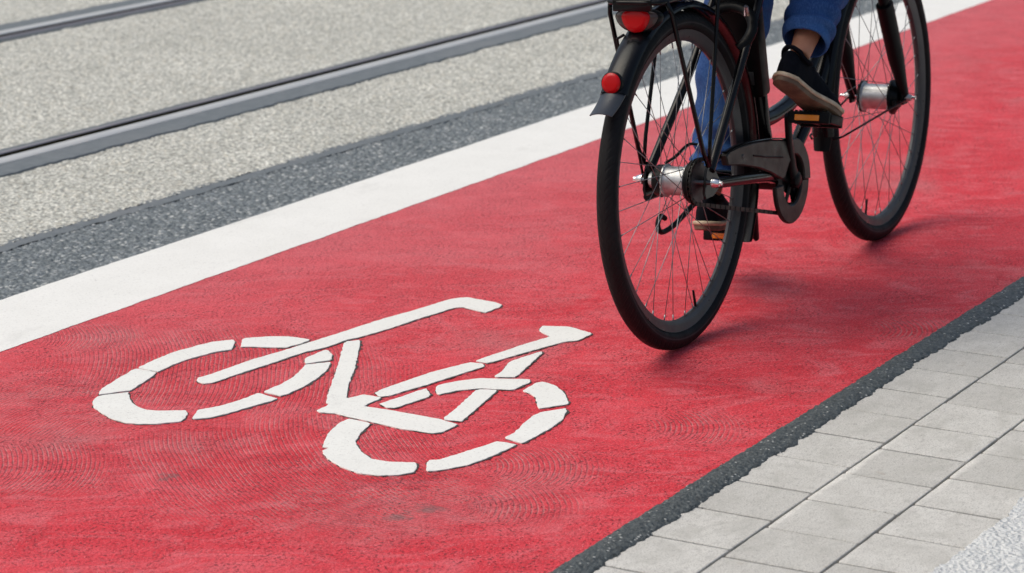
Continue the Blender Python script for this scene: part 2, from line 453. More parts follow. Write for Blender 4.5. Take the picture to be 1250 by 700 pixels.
# tar joint with a ragged outer edge and pale stone chips
def tar_joint():
    X = [2.2+.005*i for i in range(int(8.5/.005))]; X = [-8+.2*i for i in range(51)]+X+[10.8+.5*i for i in range(119)]
    ny = 14; v = []; f = []
    for x in X:
        ed = 1.905+.012*fnoise(x, 4, 3)+.007*fnoise(x, 15, 5)+.007*fnoise(x, 45, 8)+.0035*fnoise(x, 130, 9)
        a = 1.968+.0018*fnoise(x, 20, 2)
        for k in range(ny):
            t = k/(ny-1); y = a+(ed-a)*t
            z = .003+.005*math.sin(math.pi*min(t*1.15, 1))**.6
            z += .0026*noise.fractal(Vector((x*60, y*60, 1)), .8, 2.1, 4)
            if k == ny-1: z = -.004
            if k == ny-2: y += .004*fnoise(x, 90, 4)
            if k == 0: z = -.006
            v.append((x, y, z))
    for i in range(len(X)-1):
        for k in range(ny-1): f.append((i*ny+k, i*ny+k+1, (i+1)*ny+k+1, (i+1)*ny+k))
    n = NT('black_tar_with_chips'); rc = n.vor(150, 'F1', 'Color'); d = n.vor(150)
    sep = n.n.new('ShaderNodeSeparateColor'); n.l.new(rc, sep.inputs[0])
    chip = n.math('MULTIPLY', n.mr(sep.outputs[0], .80, .90), n.mr(d, .30, .42, 1, 0))
    c = n.mix(n.mr(n.noise(120, 4), .35, .7), (.034,.041,.043), (.105,.120,.122))
    c = n.mix(n.math('MULTIPLY', chip, .85), c, n.mix(sep.outputs[1], (.26,.27,.25), (.62,.62,.60)))
    M['tarchip'] = n.done(c, .5, n.bump(n.math('SUBTRACT', n.noise(170, 4, .7), n.math('MULTIPLY', d, .6)), 1, .004), spec=.5)
    o = link('tar_joint', v, f, M['tarchip']); o['kind'] = 'structure'
    return o
tar_joint()

# pavement: individual concrete pavers in one paved surface
def paving(ycols, x0, x1, name='pavement'):
    v = []; f = []; tone = []
    for (ya, yb, off) in ycols:
        P = .1715; k0 = math.floor((x0-off)/P)
        x = off+k0*P
        while x < x1:
            gx = .0022+random.random()*.0014; gy = .0016+random.random()*.0012
            a, b, c, d = x+gx, x+P-gx, ya+gy, yb-gy
            dz = random.uniform(-.0004, .0004); tx, ty = random.uniform(-.0025,.0025), random.uniform(-.0025,.0025)
            rot = random.uniform(-.006, .006); cx, cy = (a+b)/2, (c+d)/2
            ch = .0019
            def ring(i, z):
                # rounded-corner outline with small irregularities
                out = []
                hx, hy, r = (b-a)/2-i, (d-c)/2-i, .0045
                for (sx, sy, w0) in ((1,1,0),(-1,1,90),(-1,-1,180),(1,-1,270)):
                    for w in (0, 45, 90):
                        px = sx*(hx-r)+r*math.cos(R(w0+w)); py = sy*(hy-r)+r*math.sin(R(w0+w)); out.append((px, py))
                res = []
                for j, (px, py) in enumerate(out):
                    nx, ny = out[(j+1) % 12]
                    segs = 5 if math.hypot(nx-px, ny-py) > .03 else 1
                    for q in range(segs):
                        ux, uy = px+(nx-px)*q/segs, py+(ny-py)*q/segs
                        jit = .0011*noise.noise(Vector(((cx+ux)*40, (cy+uy)*40, 3.1)))
                        l = math.hypot(ux, uy); ux += ux/l*jit; uy += uy/l*jit
                        rx, ry = ux-uy*rot, uy+ux*rot
                        res.append((cx+rx, cy+ry, z+dz+tx*ux+ty*uy))
                return res
            r1 = ring(0, -.03); r2 = ring(0, -ch*.8); r3 = ring(ch*.45, -ch*.2); r4 = ring(ch*1.2, 0)
            n = len(r1); bse = len(v); v += r1+r2+r3+r4; t = random.random()
            nf = 0
            for L in range(3):
                for i in range(n):
                    j = (i+1) % n; f.append((bse+L*n+i, bse+L*n+j, bse+(L+1)*n+j, bse+(L+1)*n+i)); nf += 1
            f.append(tuple(bse+3*n+i for i in range(n))); nf += 1
            tone += [t]*nf
            x += P
    o = link(name, v, f, M['paver'], smooth=False); o['kind'] = 'structure'
    at = o.data.attributes.new('tone', 'FLOAT', 'FACE'); at.data.foreach_set('value', tone)
    return o
P = .1715
cols = [(1.763, 1.934, 4.808), (1.5915, 1.763, 4.087), (1.420, 1.5915, 4.154)]
paving(cols, -1, 16)
more = [(1.085-P*(k+1), 1.085-P*k, 4.087+(.07 if k % 2 else 0)) for k in range(14)]
paving(more, -1, 10)
# sand bed that fills the joints, in places up to the brim
def bed():
    v = []; f = []
    X = [-1.2+.2*i for i in range(21)]+[3.0+.008*i for i in range(int(3.6/.008))]+[6.6+.05*i for i in range(190)]; Y = [1.395+.0085*i for i in range(65)]
    for x in X:
        for y in Y:
            z = -.0090+.0080*noise.noise(Vector((x*4.2, y*4.2, 6)))+.0020*noise.noise(Vector((x*40, y*40, 2)))
            v.append((x, y, min(z, -.0052)))
    m = len(Y)
    for i in range(len(X)-1):
        for k in range(m-1): f.append((i*m+k, (i+1)*m+k, (i+1)*m+k+1, i*m+k+1))
    o = link('paving_sand', v, f, M['sand']); o['kind'] = 'structure'
    b = link('paving_sand', [(-1.2,-1.6,-.008),(10.3,-1.6,-.008),(10.3,1.09,-.008),(-1.2,1.09,-.008)], [(0,1,2,3)], M['sand']); b['kind'] = 'structure'
    q = link('pavement_base', [(-60,-12,-.035),(70,-12,-.035),(70,1.97,-.035),(-60,1.97,-.035)], [(0,1,2,3)], M['road']); q['kind'] = 'structure'
bed()
rw = strip('white_concrete_edging', 1.088, 1.432, .004, M['rough_white'], .0, .014, 41, thick=.012, fine=.006, cuts=26, lump=.004, X0=-1, X1=16)

# ------------------------------------------------------------------ painted bicycle symbol
def chaikin(p, it=1):
    for _ in range(it):
        q = []
        for i in range(len(p)):
            a, b = p[i], p[(i+1) % len(p)]
            q += [(a[0]*.93+b[0]*.07, a[1]*.93+b[1]*.07), (a[0]*.07+b[0]*.93, a[1]*.07+b[1]*.93)]
        p = q
    return p
def offset(p, d):
    n = len(p); out = []
    area = sum(p[i-1][0]*p[i][1]-p[i][0]*p[i-1][1] for i in range(n)); sg = -1 if area > 0 else 1
    for i in range(n):
        a, b, c = Vector(p[i-1]), Vector(p[i]), Vector(p[(i+1) % n])
        e1 = (b-a); e2 = (c-b)
        if e1.length > 0: e1.normalize()
        if e2.length > 0: e2.normalize()
        nn = Vector((-(e1.y+e2.y), e1.x+e2.x)); nn = nn.normalized() if nn.length > 1e-5 else Vector((0,0))
        out.append(tuple(b+nn*d*sg))
    return out
def resample(p, st):
    out = []
    for i in range(len(p)):
        a, b = Vector(p[i]), Vector(p[(i+1) % len(p)]); k = max(1, int((b-a).length/st))
        for q in range(k): out.append(tuple(a.lerp(b, q/k)))
    return out
def rough(p, amt, seed):
    return [(x+amt*noise.noise(Vector((x*70, y*70, seed))), y+amt*noise.noise(Vector((x*70, y*70, seed+9)))) for x, y in p]
MARKS = [
  ('rear_wheel_marking', [(4.3413,3.2531), (4.3907,3.2592), (4.4732,3.2619), (4.5324,3.2506), (4.5403,3.2506), (4.5822,3.2387), (4.6181,3.2118), (4.6057,3.1992), (4.5521,3.1704), (4.5220,3.1884), (4.4464,3.2045), (4.3975,3.2074), (4.3420,3.2010), (4.3370,3.2029)]),
  ('rear_wheel_marking', [(4.3301,3.2542), (4.3340,3.2477), (4.3326,3.2016), (4.3087,3.1916), (4.2579,3.1803), (4.2004,3.1673), (4.1829,3.1800), (4.1472,3.2027), (4.1513,3.2084), (4.1819,3.2236), (4.2539,3.2406)]),
  ('rear_wheel_marking', [(4.1055,3.1867), (4.1331,3.1976), (4.1523,3.1900), (4.1895,3.1647), (4.1663,3.1457), (4.1356,3.1156), (4.1165,3.0870), (4.1089,3.0599), (4.1151,3.0394), (4.1448,2.9951), (4.1355,2.9849), (4.1046,2.9681), (4.0799,2.9610), (4.0460,2.9891), (4.0270,3.0174), (4.0196,3.0436), (4.0264,3.0806), (4.0484,3.1223), (4.0729,3.1608)]),
  ('rear_wheel_marking', [(4.1089,2.9557), (4.1594,2.9771), (4.1966,2.9575), (4.2480,2.9472), (4.3097,2.9432), (4.3130,2.9377), (4.2997,2.8887), (4.2775,2.8909), (4.2364,2.9011), (4.1716,2.9135), (4.1243,2.9296), (4.1048,2.9498)]),
  ('rear_wheel_marking', [(4.3249,2.9400), (4.3856,2.9401), (4.4432,2.9471), (4.4969,2.9628), (4.5314,2.9767), (4.5750,2.9445), (4.5630,2.9356), (4.5119,2.9138), (4.4632,2.9018), (4.4070,2.8924), (4.3342,2.8906), (4.3182,2.8953)]),
  ('rear_wheel_marking', [(4.5671,3.0016), (4.5776,3.0037), (4.6465,3.0043), (4.6478,2.9971), (4.6258,2.9718), (4.5956,2.9537), (4.5865,2.9518), (4.5391,2.9806)]),
  ('rear_wheel_marking', [(4.5793,3.1674), (4.6299,3.1971), (4.6421,3.1972), (4.6794,3.1604), (4.6995,3.1242), (4.7009,3.0780), (4.6920,3.0722), (4.6655,3.0733), (4.6228,3.0817), (4.6055,3.1108), (4.5935,3.1435)]),
  ('handlebar_marking', [(4.3276,3.1000), (4.3419,3.1062), (4.3834,3.0996), (4.4617,3.0940), (4.5146,3.0900), (4.5892,3.0756), (4.6618,3.0668), (4.7393,3.0558), (4.8399,3.0442), (4.9273,3.0338), (5.0056,3.0165), (5.0895,3.0050), (5.1414,2.9969), (5.1686,2.9857), (5.1813,2.9698), (5.1752,2.9009), (5.1644,2.8720), (5.1412,2.8666), (5.0858,2.8695), (5.0865,2.8811), (5.1005,2.9348), (5.0869,2.9498), (5.0426,2.9545), (4.9834,2.9651), (4.8568,2.9792), (4.7682,2.9955), (4.7398,3.0075), (4.6703,3.0116), (4.6080,3.0316), (4.5315,3.0372), (4.4532,3.0483), (4.3783,3.0564), (4.3277,3.0606), (4.3130,3.0739), (4.3176,3.0890)]),
  ('frame_marking', [(4.7133,2.9986), (4.7268,3.0014), (4.7501,2.9843), (4.7387,2.9742), (4.5493,2.8696), (4.4638,2.8295), (4.3709,2.7762), (4.3732,2.7723), (4.4089,2.7598), (4.4084,2.7193), (4.3964,2.7172), (4.3576,2.7198), (4.3407,2.7172), (4.3446,2.6642), (4.3412,2.5478), (4.3291,2.5023), (4.3163,2.5000), (4.2717,2.5019), (4.2564,2.5131), (4.2509,2.5812), (4.2625,2.6658), (4.2663,2.7048), (4.2723,2.7402), (4.2641,2.7694), (4.2717,2.7812), (4.3029,2.7811), (4.3204,2.7827), (4.3261,2.7949), (4.3947,2.8319), (4.5460,2.9093)]),
  ('front_wheel_marking', [(4.2558,2.6982), (4.2558,2.6772), (4.2506,2.6470), (4.2336,2.6400), (4.1877,2.6294), (4.1397,2.6095), (4.1223,2.5961), (4.0902,2.5659), (4.0640,2.5271), (4.0648,2.4929), (4.0858,2.4490), (4.0810,2.4436), (4.0574,2.4295), (4.0377,2.4226), (4.0100,2.4350), (3.9866,2.4693), (3.9812,2.5051), (3.9989,2.5557), (4.0233,2.5962), (4.0486,2.6226), (4.0605,2.6303), (4.0816,2.6311), (4.0805,2.6442), (4.1567,2.6819), (4.2249,2.6995)]),
  ('front_wheel_marking', [(4.0959,2.4320), (4.1106,2.4343), (4.1239,2.4201), (4.1950,2.4024), (4.2714,2.3864), (4.2741,2.3731), (4.2735,2.3457), (4.2576,2.3442), (4.1858,2.3482), (4.1220,2.3604), (4.0769,2.3828), (4.0539,2.4031), (4.0604,2.4109)]),
  ('front_wheel_marking', [(4.2982,2.3841), (4.3406,2.3852), (4.4024,2.3992), (4.4429,2.4062), (4.4794,2.4057), (4.5282,2.3757), (4.5119,2.3661), (4.4520,2.3454), (4.3938,2.3394), (4.2914,2.3383), (4.2866,2.3406)]),
  ('front_wheel_marking', [(4.5912,2.5070), (4.6532,2.5103), (4.6678,2.5023), (4.6574,2.4704), (4.6229,2.4311), (4.5700,2.3927), (4.5553,2.3860), (4.4990,2.4188), (4.5176,2.4341), (4.5588,2.4590), (4.5799,2.4809)]),
  ('front_wheel_marking', [(4.5230,2.6643), (4.5393,2.6696), (4.5829,2.6521), (4.6258,2.6230), (4.6696,2.5325), (4.6554,2.5232), (4.5924,2.5245), (4.5834,2.5300), (4.5629,2.5872), (4.5251,2.6186), (4.4835,2.6341), (4.4910,2.6438)]),
  ('frame_marking', [(4.3512,2.5460), (4.3927,2.5521), (4.5439,2.5869), (4.5557,2.5831), (4.5693,2.5538), (4.5626,2.5489), (4.3727,2.5096), (4.3494,2.5039), (4.3431,2.5386)]),
  ('frame_marking', [(4.6562,2.6052), (4.7022,2.6122), (4.7531,2.6297), (4.7735,2.6301), (4.8677,2.6131), (4.8553,2.6053), (4.6702,2.5648), (4.6499,2.5990)]),
  ('saddle_marking', [(5.0227,2.7039), (5.0490,2.7093), (5.0724,2.6553), (5.0482,2.5879), (4.9851,2.5876), (4.9557,2.6082), (4.8564,2.6338), (4.7299,2.6635), (4.7333,2.6940), (4.7558,2.6925), (4.8984,2.6712), (4.9800,2.6537), (5.0079,2.6944)]),
  ('frame_marking', [(4.4298,2.7483), (4.4669,2.7488), (4.6201,2.7280), (4.7169,2.6989), (4.7212,2.6692), (4.7068,2.6575), (4.5494,2.6863), (4.4259,2.7132), (4.4115,2.7251)]),
  ('front_wheel_marking', [(4.3691,2.7004), (4.3833,2.6985), (4.5088,2.6784), (4.4753,2.6478), (4.4590,2.6434), (4.3622,2.6592), (4.3557,2.6763)]),
]

sym = empty('cycle_symbol', (4.3, 2.9, 0))
tag(sym, 'white stencilled bicycle symbol painted on the red cycle lane', 'road marking')
def slab(mb, p, z0, z1, ch):
    n = len(p); a = p; b = offset(p, -ch)
    v = [(x, y, z0) for x, y in a]+[(x, y, z1-ch*.7) for x, y in a]+[(x, y, z1) for x, y in b]
    f = []
    for L in range(2):
        for i in range(n):
            j = (i+1) % n; f.append((L*n+i, L*n+j, (L+1)*n+j, (L+1)*n+i))
    f.append(tuple(2*n+i for i in range(n)))
    mb.add([(x-4.3, y-2.9, z) for x, y, z in v], f)
gapmb = MB()
for i, (nm, poly) in enumerate(MARKS):
    p = resample(chaikin(poly, 1), .005)
    mb = MB(); slab(mb, rough(p, .0022, i), .0002, .0027, .0006)
    o = mb.build(nm, M['mark'], sym, sharp=30)
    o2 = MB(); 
    q = [(x+.0004, y-.0012) for x, y in rough(offset(p, .0012), .0050, i+50)]  # dark outline under each mark, shifted to its near side
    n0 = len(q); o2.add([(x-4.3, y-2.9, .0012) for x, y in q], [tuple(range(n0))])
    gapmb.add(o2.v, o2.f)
for f_i in range(0): pass
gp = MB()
# each dark gap lies 0.15 mm above the next so that none share a plane
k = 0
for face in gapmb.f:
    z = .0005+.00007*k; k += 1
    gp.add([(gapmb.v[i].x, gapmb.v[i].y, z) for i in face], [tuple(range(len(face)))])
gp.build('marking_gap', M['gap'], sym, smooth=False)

# ------------------------------------------------------------------ bicycle materials
def simple(name, col, rough, metal=0, nz=None, var=.25, coat=0, sp=.35):
    n = NT(name)
    c = n.mix(n.mr(n.noise(nz or 25, 4), .35, .7, 0, var), col, tuple(q*.45+.004 for q in col))
    kw = {'Coat_Weight': coat} if coat else {}
    return n.done(c, n.mr(n.noise((nz or 25)*1.7, 3), .3, .7, max(rough-.07, .03), rough+.1), n.bump(n.noise(180, 2), .15, .0005), metal=metal, spec=.5 if metal else sp, **kw)
M['paint'] = simple('gloss_black_paint', (.0028,.003,.004), .16, sp=.22)
M['satin'] = simple('satin_black_metal', (.0035,.004,.005), .36, sp=.14)
M['plastic'] = simple('black_plastic', (.0035,.004,.0045), .4, sp=.12)
M['guard'] = simple('grey_brown_guard_plastic', (.020,.018,.016), .34, sp=.2)
M['rim'] = simple('dark_rim', (.055,.057,.062), .34, .4)
M['alu'] = simple('hub_aluminium', (.50,.505,.51), .42, .85, 40, .6)
M['darkalu'] = simple('dark_grey_metal', (.07,.07,.072), .45, .6)
M['chrome'] = simple('bright_steel', (.78,.78,.80), .15, 1.0)
M['spoke'] = simple('spoke_steel', (.30,.30,.31), .38, .9, var=.6)
M['chain'] = simple('oily_chain', (.02,.018,.016), .5, .5)
M['flap'] = simple('sky_tinted_flap', (.022,.028,.038), .34)  # blue-grey base colour holds the sky's reflection on the dark rubber
M['red_lens'] = NT('red_lens').done((.42,.0015,.004), .25, spec=.25)
M['clear_lens'] = NT('smoky_lens').done((.055,.040,.038), .2, spec=.35)
M['orange'] = NT('orange_reflector').done((.80,.27,.02), .25, spec=.5)
M['leather'] = simple('black_saddle_leather', (.02,.018,.017), .45)
def mat_tyre():
    n = NT('black_tyre_rubber')
    sx = n.n.new('ShaderNodeSeparateXYZ'); n.l.new(n.co(), sx.inputs[0])
    ang = n.math('ARCTAN2', sx.outputs[2], sx.outputs[0])
    y = sx.outputs[1]; ay = n.math('ABSOLUTE', y)
    blk = n.math('SINE', n.math('ADD', n.math('MULTIPLY', ang, 110), n.math('MULTIPLY', ay, 420)))
    blk = n.math('MULTIPLY', n.mr(blk, .3, .7), n.mr(ay, .004, .006))
    r = n.math('SQRT', n.math('ADD', n.math('POWER', sx.outputs[0], 2), n.math('POWER', sx.outputs[2], 2)))
    tread = n.mr(r, .336, .340)
    c = n.mix(n.mr(n.noise(14, 4), .4, .7, 0, .7), (.0045,.005,.006), (.011,.011,.0125))
    c = n.mix(n.math('MULTIPLY', tread, .3), c, (.022,.021,.021))
    band = n.math('MULTIPLY', n.mr(r, .3245, .3255), n.mr(r, .3275, .3285, 1, 0))
    c = n.mix(n.math('MULTIPLY', band, .55), c, (.05,.05,.053))
    h = n.math('SUBTRACT', n.noise(220, 3), n.math('MULTIPLY', n.math('MULTIPLY', blk, tread), 3))
    return n.done(c, n.mr(n.noise(30, 3), .3, .7, .5, .68), n.bump(h, .4, .0008), spec=.14)
M['tyre'] = mat_tyre()

# ------------------------------------------------------------------ bicycle
BL = (5.063105, 2.384631, 0.0)
BR = (-.056666, 0, .015246)
bike = empty('bicycle', BL, BR)
tag(bike, 'black city bicycle with red rear light being ridden along the red cycle lane', 'bicycle')
HR = .350; WB = 1.154

def wheel(cx, steer, front):
    rimp = [(.3105,-.0125),(.3125,-.0135),(.3125,.0135),(.3105,.0125),(.300,.0115),(.2905,.006),(.2885,0),(.2905,-.006),(.300,-.0115)]
    mb = MB(); mb.lathe_y(rimp, 96, closed=True)
    w = mb.build('wheel_rim', M['rim'], bike, (cx, 0, HR), (0, 0, steer), sharp=28)
    t = MB(); prof = []
    for k in range(28):
        a = 2*math.pi*k/28; rr = .0205*math.cos(a); yy = .0205*math.sin(a)
        if rr > .0165: rr += .0005
        if abs(yy) < .0022 and rr > 0: rr -= .0010
        prof.append((.3295+rr, yy))
    t.lathe_y(prof, 128, closed=True)
    t.build('tyre', M['tyre'], w, sharp=0)
    h = MB()
    if front:
        h.lathe_y([(.0,-.096),(.0045,-.0955),(.0045,.0955),(0,.096)], 20)
        h.build('axle', M['chrome'], w)
        for s in (-1, 1):
            q = MB(); q.lathe_y([(.0105, s*.0705),(.0105, s*.0715),(.0085, s*.081),(.0065, s*.085)], 18); q.build('axle_nut', M['alu'], w)
        h = MB(); h.lathe_y([(.012,-.052),(.022,-.048),(.0395,-.0415),(.0410,-.0400),(.0410,-.0355),(.0320,-.0335),(.0305,-.031),(.0305,.030),(.032,.033),(.0375,.0355),(.0375,.0400),(.0365,.0420),(.020,.047),(.012,.052)], 48)
        h.build('hub', M['alu'], w, sharp=25)
        d = MB(); d.lathe_y([(.0383,.0350),(.0383,.0412),(.0345,.0435)], 48); d.build('hub_cover', M['satin'], w); d = MB(); d.lathe_y([(.0418,-.0362),(.0418,-.0405),(.034,-.0450),(.024,-.056),(.012,-.058)], 48)
        d.box((-.012,-.052,-.012),(.05,.008,.018), .002)
        d.build('drum_brake', M['satin'], w)
        fl = (.0355, .038); sy = (-.0385, .0380)
    else:
        h.lathe_y([(0,-.101),(.0048,-.100),(.0048,.100),(0,.1012)], 20)
        h.build('axle', M['chrome'], w)
        for s in (-1, 1):
            q = MB(); q.lathe_y([(.0110, s*.0795),(.0110, s*.082),(.0085, s*.090),(.0065, s*.094)], 18); q.build('axle_nut', M['chrome'], w)
        h = MB(); h.lathe_y([(.014,-.046),(.028,-.030),(.0365,-.026),(.0365,-.0225),(.0310,-.020),(.0300,-.012),(.0300,.017),(.0315,.021),(.0345,.0225),(.0345,.0255),(.026,.028),(.018,.045),(.0165,.0475),(.0165,.060),(.012,.061)], 48)
        h.build('hub', M['alu'], w, sharp=25)
        d = MB(); d.lathe_y([(.0305,.0262),(.0330,.028),(.0330,.042),(.0300,.0465),(.018,.047)], 40)
        d.build('brake_drum', M['satin'], w)
        # sprocket with teeth
        nT = 22; out = []
        for k in range(nT*4):
            a = 2*math.pi*k/(nT*4); rr = (.0465, .0465, .0415, .0415)[k % 4]; out.append((rr*math.cos(a), rr*math.sin(a)))
        s_ = MB(); s_.prism(out, -.0475, -.0445, .0006); s_.build('sprocket', M['darkalu'], w, sharp=25)
        s_ = MB(); s_.lathe_y([(.020,-.030),(.043,-.031),(.0445,-.0325),(.0445,-.0405),(.043,-.042),(.02,-.043)], 48); s_.build('hub_cover', M['plastic'], w)
        fl = (.0320, .0335); sy = (.0240, -.0240)
    ns = 36; rnd = random.Random(3 if front else 5)
    for k in range(ns):
        side = k % 2; a = 2*math.pi*k/ns+.04
        j = (k//2) % 2
        da = (1 if j else -1)*R(52)
        r0 = fl[side]
        p0 = Vector((r0*math.cos(a+da), sy[side], r0*math.sin(a+da))); p1 = Vector((.2895*math.cos(a), (.0015 if sy[side] > 0 else -.0015), .2895*math.sin(a)))
        m = MB(); m.tube([p0, p1], .0009, 6)
        d = (p0-p1).normalized(); m.tube([p1-d*.002, p1+d*.012], .0017, 6)
        m.build('spoke', M['spoke'], w, sharp=0)
    v = MB(); a = R(250 if front else 284); c, s = math.cos(a), math.sin(a)
    v.tube([(.289*c,0,.289*s),(.252*c,0,.252*s)], [.003,.0026], 8); v.build('valve', M['satin'], w)
    return w
wheel(0, 0, False)
wheel(WB, .0165, True)

# frame ------------------------------------------------------------------
def bez(p, n=12):
    """smooth curve through control points (Catmull-Rom)"""
    P = [Vector(q) for q in p]; P = [P[0]*2-P[1]]+P+[P[-1]*2-P[-2]]; out = []
    for i in range(1, len(P)-2):
        for k in range(n):
            t = k/n; a, b, c, d = P[i-1], P[i], P[i+1], P[i+2]
            out.append(.5*((2*b)+(c-a)*t+(2*a-5*b+4*c-d)*t*t+(3*b-a-3*c+d)*t**3))
    out.append(P[-2]); return out
fr = MB()
BB = (.490, 0, .268)
fr.tube([(.478,0,.275),(.440,0,.40),(.392,0,.665),(.352,0,.86)], [.019,.0195,.019,.0175], 20)        # seat tube
fr.tube(bez([(.432,0,.405),(.52,0,.408),(.63,0,.430),(.76,0,.51),(.87,0,.65),(.935,0,.785)]), [.0185]*61, 20)   # low step-through tube
fr.tube(bez([(.487,0,.275),(.60,0,.30),(.74,0,.40),(.86,0,.54),(.945,0,.72)]), [.017]*49, 18)
ax = Vector((-.372, 0, .928))                                                                       # steering axis
ha = Vector((.975,0,.745)); hb = ha+ax*.17
fr.tube([ha, hb], .0235, 24); fr.tube([ha-ax*.002, ha+ax*.012], .027, 24); fr.tube([hb-ax*.012, hb+ax*.004], .027, 24)
fr.lathe_y([(.024,-.038),(.026,-.036),(.026,.036),(.024,.038)], 28, BB)                              # bottom bracket shell
for s in (-1, 1):
    fr.tube(bez([(.470, s*.022,.272),(.40, s*.040,.286),(.31, s*.054,.305),(0.035, s*.066,.342)]), [.0115]*37, 14, flat=.9)
    fr.tube(bez([(.372, s*.012,.745),(.33, s*.050,.695),(.20, s*.056,.552),(.015, s*.068,.372)]), [.0095]*37, 14)
    fr.prism([(-.022,.332),(-.016,.318),(.02,.318),(.05,.330),(.052,.350),(.02,.384),(-.002,.388),(-.012,.370)], s*.068-.003, s*.068+.003, .001)
fr.tube([(.335,-.038,.70),(.335,.038,.70)], .008, 12)
fr.tube([(.395,-.04,.287),(.395,.04,.287)], .009, 12)
fr.build('frame', M['paint'], bike, sharp=40)

# fork ------------------------------------------------------------------
fk = MB(); fa = Vector((WB, 0, HR)); top = ha-ax*.004
for s in (-1, 1):
    foot = Vector((WB+.002, s*.0665, HR+.002)); crown = Vector((ha.x-ax.x*.0+.022, s*.058, ha.z-.055))
    d = (crown-foot)
    pts = [foot-d*.02, foot+d*.06, foot+d*.18, foot+d*.30, foot+d*.60, foot+d*.70]
    fk.tube(pts, [(.011,.011),(.0125,.0135),(.0155,.0180),(.0195,.0220),(.0205,.0230),(.0205,.0230)], 18)
    fk.tube([foot+d*.70, foot+d*.98], .0135, 18)
    fk.prism([(WB-.013,HR-.016),(WB+.013,HR-.016),(WB+.016,HR+.01),(WB+.006,HR+.04),(WB-.014,HR+.04),(WB-.016,HR)], s*.0665-.0035, s*.0665+.0035, .001)
fk.box((ha.x+.018,0,ha.z-.045),(.045,.150,.038),.008, Matrix.Rotation(R(-22), 3, 'Y'))
fk.tube([ha-ax*.045, ha+ax*.01], .018, 18)
fk.build('fork', M['satin'], bike, sharp=40)

# mudguards ---------------------------------------------------------------
def mudguard(c, a0, a1, r0=.363, w=.027, h=.010, n=60, rise=0):
    """curved channel over the tyre between two angles (degrees, 0 = forward, 90 = up)"""
    mb = MB(); prof = []
    K = 10
    for k in range(K+1):
        t = -1+2*k/K; prof.append((t*w, h*(1-t*t)**.7-(.004 if k in (0, K) else 0)))
    v = []; f = []
    for i in range(n+1):
        a = R(a0+(a1-a0)*i/n)
        for off in (0, .0016):
            for (y, e) in (prof if off == 0 else prof[::-1]):
                r = r0+e-off; v.append((c[0]+r*math.cos(a), c[1]+y, c[2]+r*math.sin(a)))
    m = 2*(K+1)
    for i in range(n):
        for k in range(m): f.append((i*m+k, (i+1)*m+k, (i+1)*m+(k+1) % m, i*m+(k+1) % m))
    f.append(tuple(range(m))); f.append(tuple(n*m+k for k in range(m))[::-1])
    return mb.add(v, f)
def flap(c, a, r0, L, w0, w1, bend, parent, mat='flap'):
    """rubber flap that continues a mudguard and flares away from the wheel"""
    mb = MB(); v = []; f = []; N = 8; K = 8
    t = Vector((-math.sin(R(a)), 0, math.cos(R(a)))); rad = Vector((math.cos(R(a)), 0, math.sin(R(a))))
    if bend < 0: t = -t; bend = -bend
    for i in range(N+1):
        s = i/N; w = w0+(w1-w0)*s
        cpos = Vector(c)+rad*(r0+.010+bend*s*s)+t*L*s
        for off in (0, .0028):
            ks = range(K+1) if off == 0 else range(K, -1, -1)
            for k in ks:
                u = -1+2*k/K; v.append(cpos+Vector((0, u*w, 0))-rad*(off+.012*abs(u)**2*(1-.35*s)))
    m = 2*(K+1)
    for i in range(N):
        for k in range(m): f.append((i*m+k, (i+1)*m+k, (i+1)*m+(k+1) % m, i*m+(k+1) % m))
    f.append(tuple(range(m))); f.append(tuple(N*m+k for k in range(m))[::-1])
    mb.add(v, f); return mb.build('mud_flap', M[mat], parent, sharp=50)
rg = mudguard((0,0,HR), -31, 142, w=.030, h=.012).build('mudguard', M['paint'], bike, sharp=50)
flap((0,0,HR), 137.5, .3600, .092, .0275, .024, .020, rg)
fg = mudguard((WB,0,HR), 40, 186).build('mudguard', M['paint'], bike, sharp=50)
flap((WB,0,HR), 184, .3635, .045, .025, .019, .006, fg, 'plastic')
# round reflector on the rear mudguard
rf = MB(); e = MB()
a = R(138.5); cc = Vector((.370*math.cos(a), 0, HR+.370*math.sin(a)))
def disc_along(mb, prof, n=32):
    """lathe about the +x direction pointing backwards"""
    v = []; f = []; m = len(prof)
    for i in range(n):
        w = 2*math.pi*i/n
        for r, d in prof: v.append((-d, r*math.cos(w), r*math.sin(w)))
    for i in range(n):
        j = (i+1) % n
        for k in range(m-1): f.append((i*m+k, j*m+k, j*m+k+1, i*m+k+1))
    f.append(tuple(i*m for i in range(n))); f.append(tuple(i*m+m-1 for i in range(n)))
    return mb.add(v, f)
disc_along(rf, [(.0205,0),(.0225,.002),(.0225,.010),(.0205,.0115)]); house = rf.build('reflector', M['plastic'], rg, cc+Vector((-.004,0,.0)), (0, R(8), 0))
disc_along(e, [(.0205,.0105),(.0200,.0130),(.012,.0142),(.001,.0146)]); e.build('reflector_lens', M['red_lens'], house, sharp=0)

# mudguard stays
def stay(name, pts, r, parent=bike, mat='satin'):
    m = MB(); m.tube(pts, r, 8); return m.build(name, M[mat], parent, sharp=0)
b = R(118)
stay('mudguard_stay', [(-.012,.074,.365),(.358*math.cos(b),.045,HR+.358*math.sin(b)),(.366*math.cos(b),.028,HR+.368*math.sin(b))], .003)
for s in (-1, 1):
    b = R(187)
    stay('mudguard_stay', [(WB-.01,s*.074,HR-.004),(WB+.34*math.cos(b),s*.040,HR+.34*math.sin(b)),(WB+.364*math.cos(b),s*.026,HR+.364*math.sin(b))], .0026)

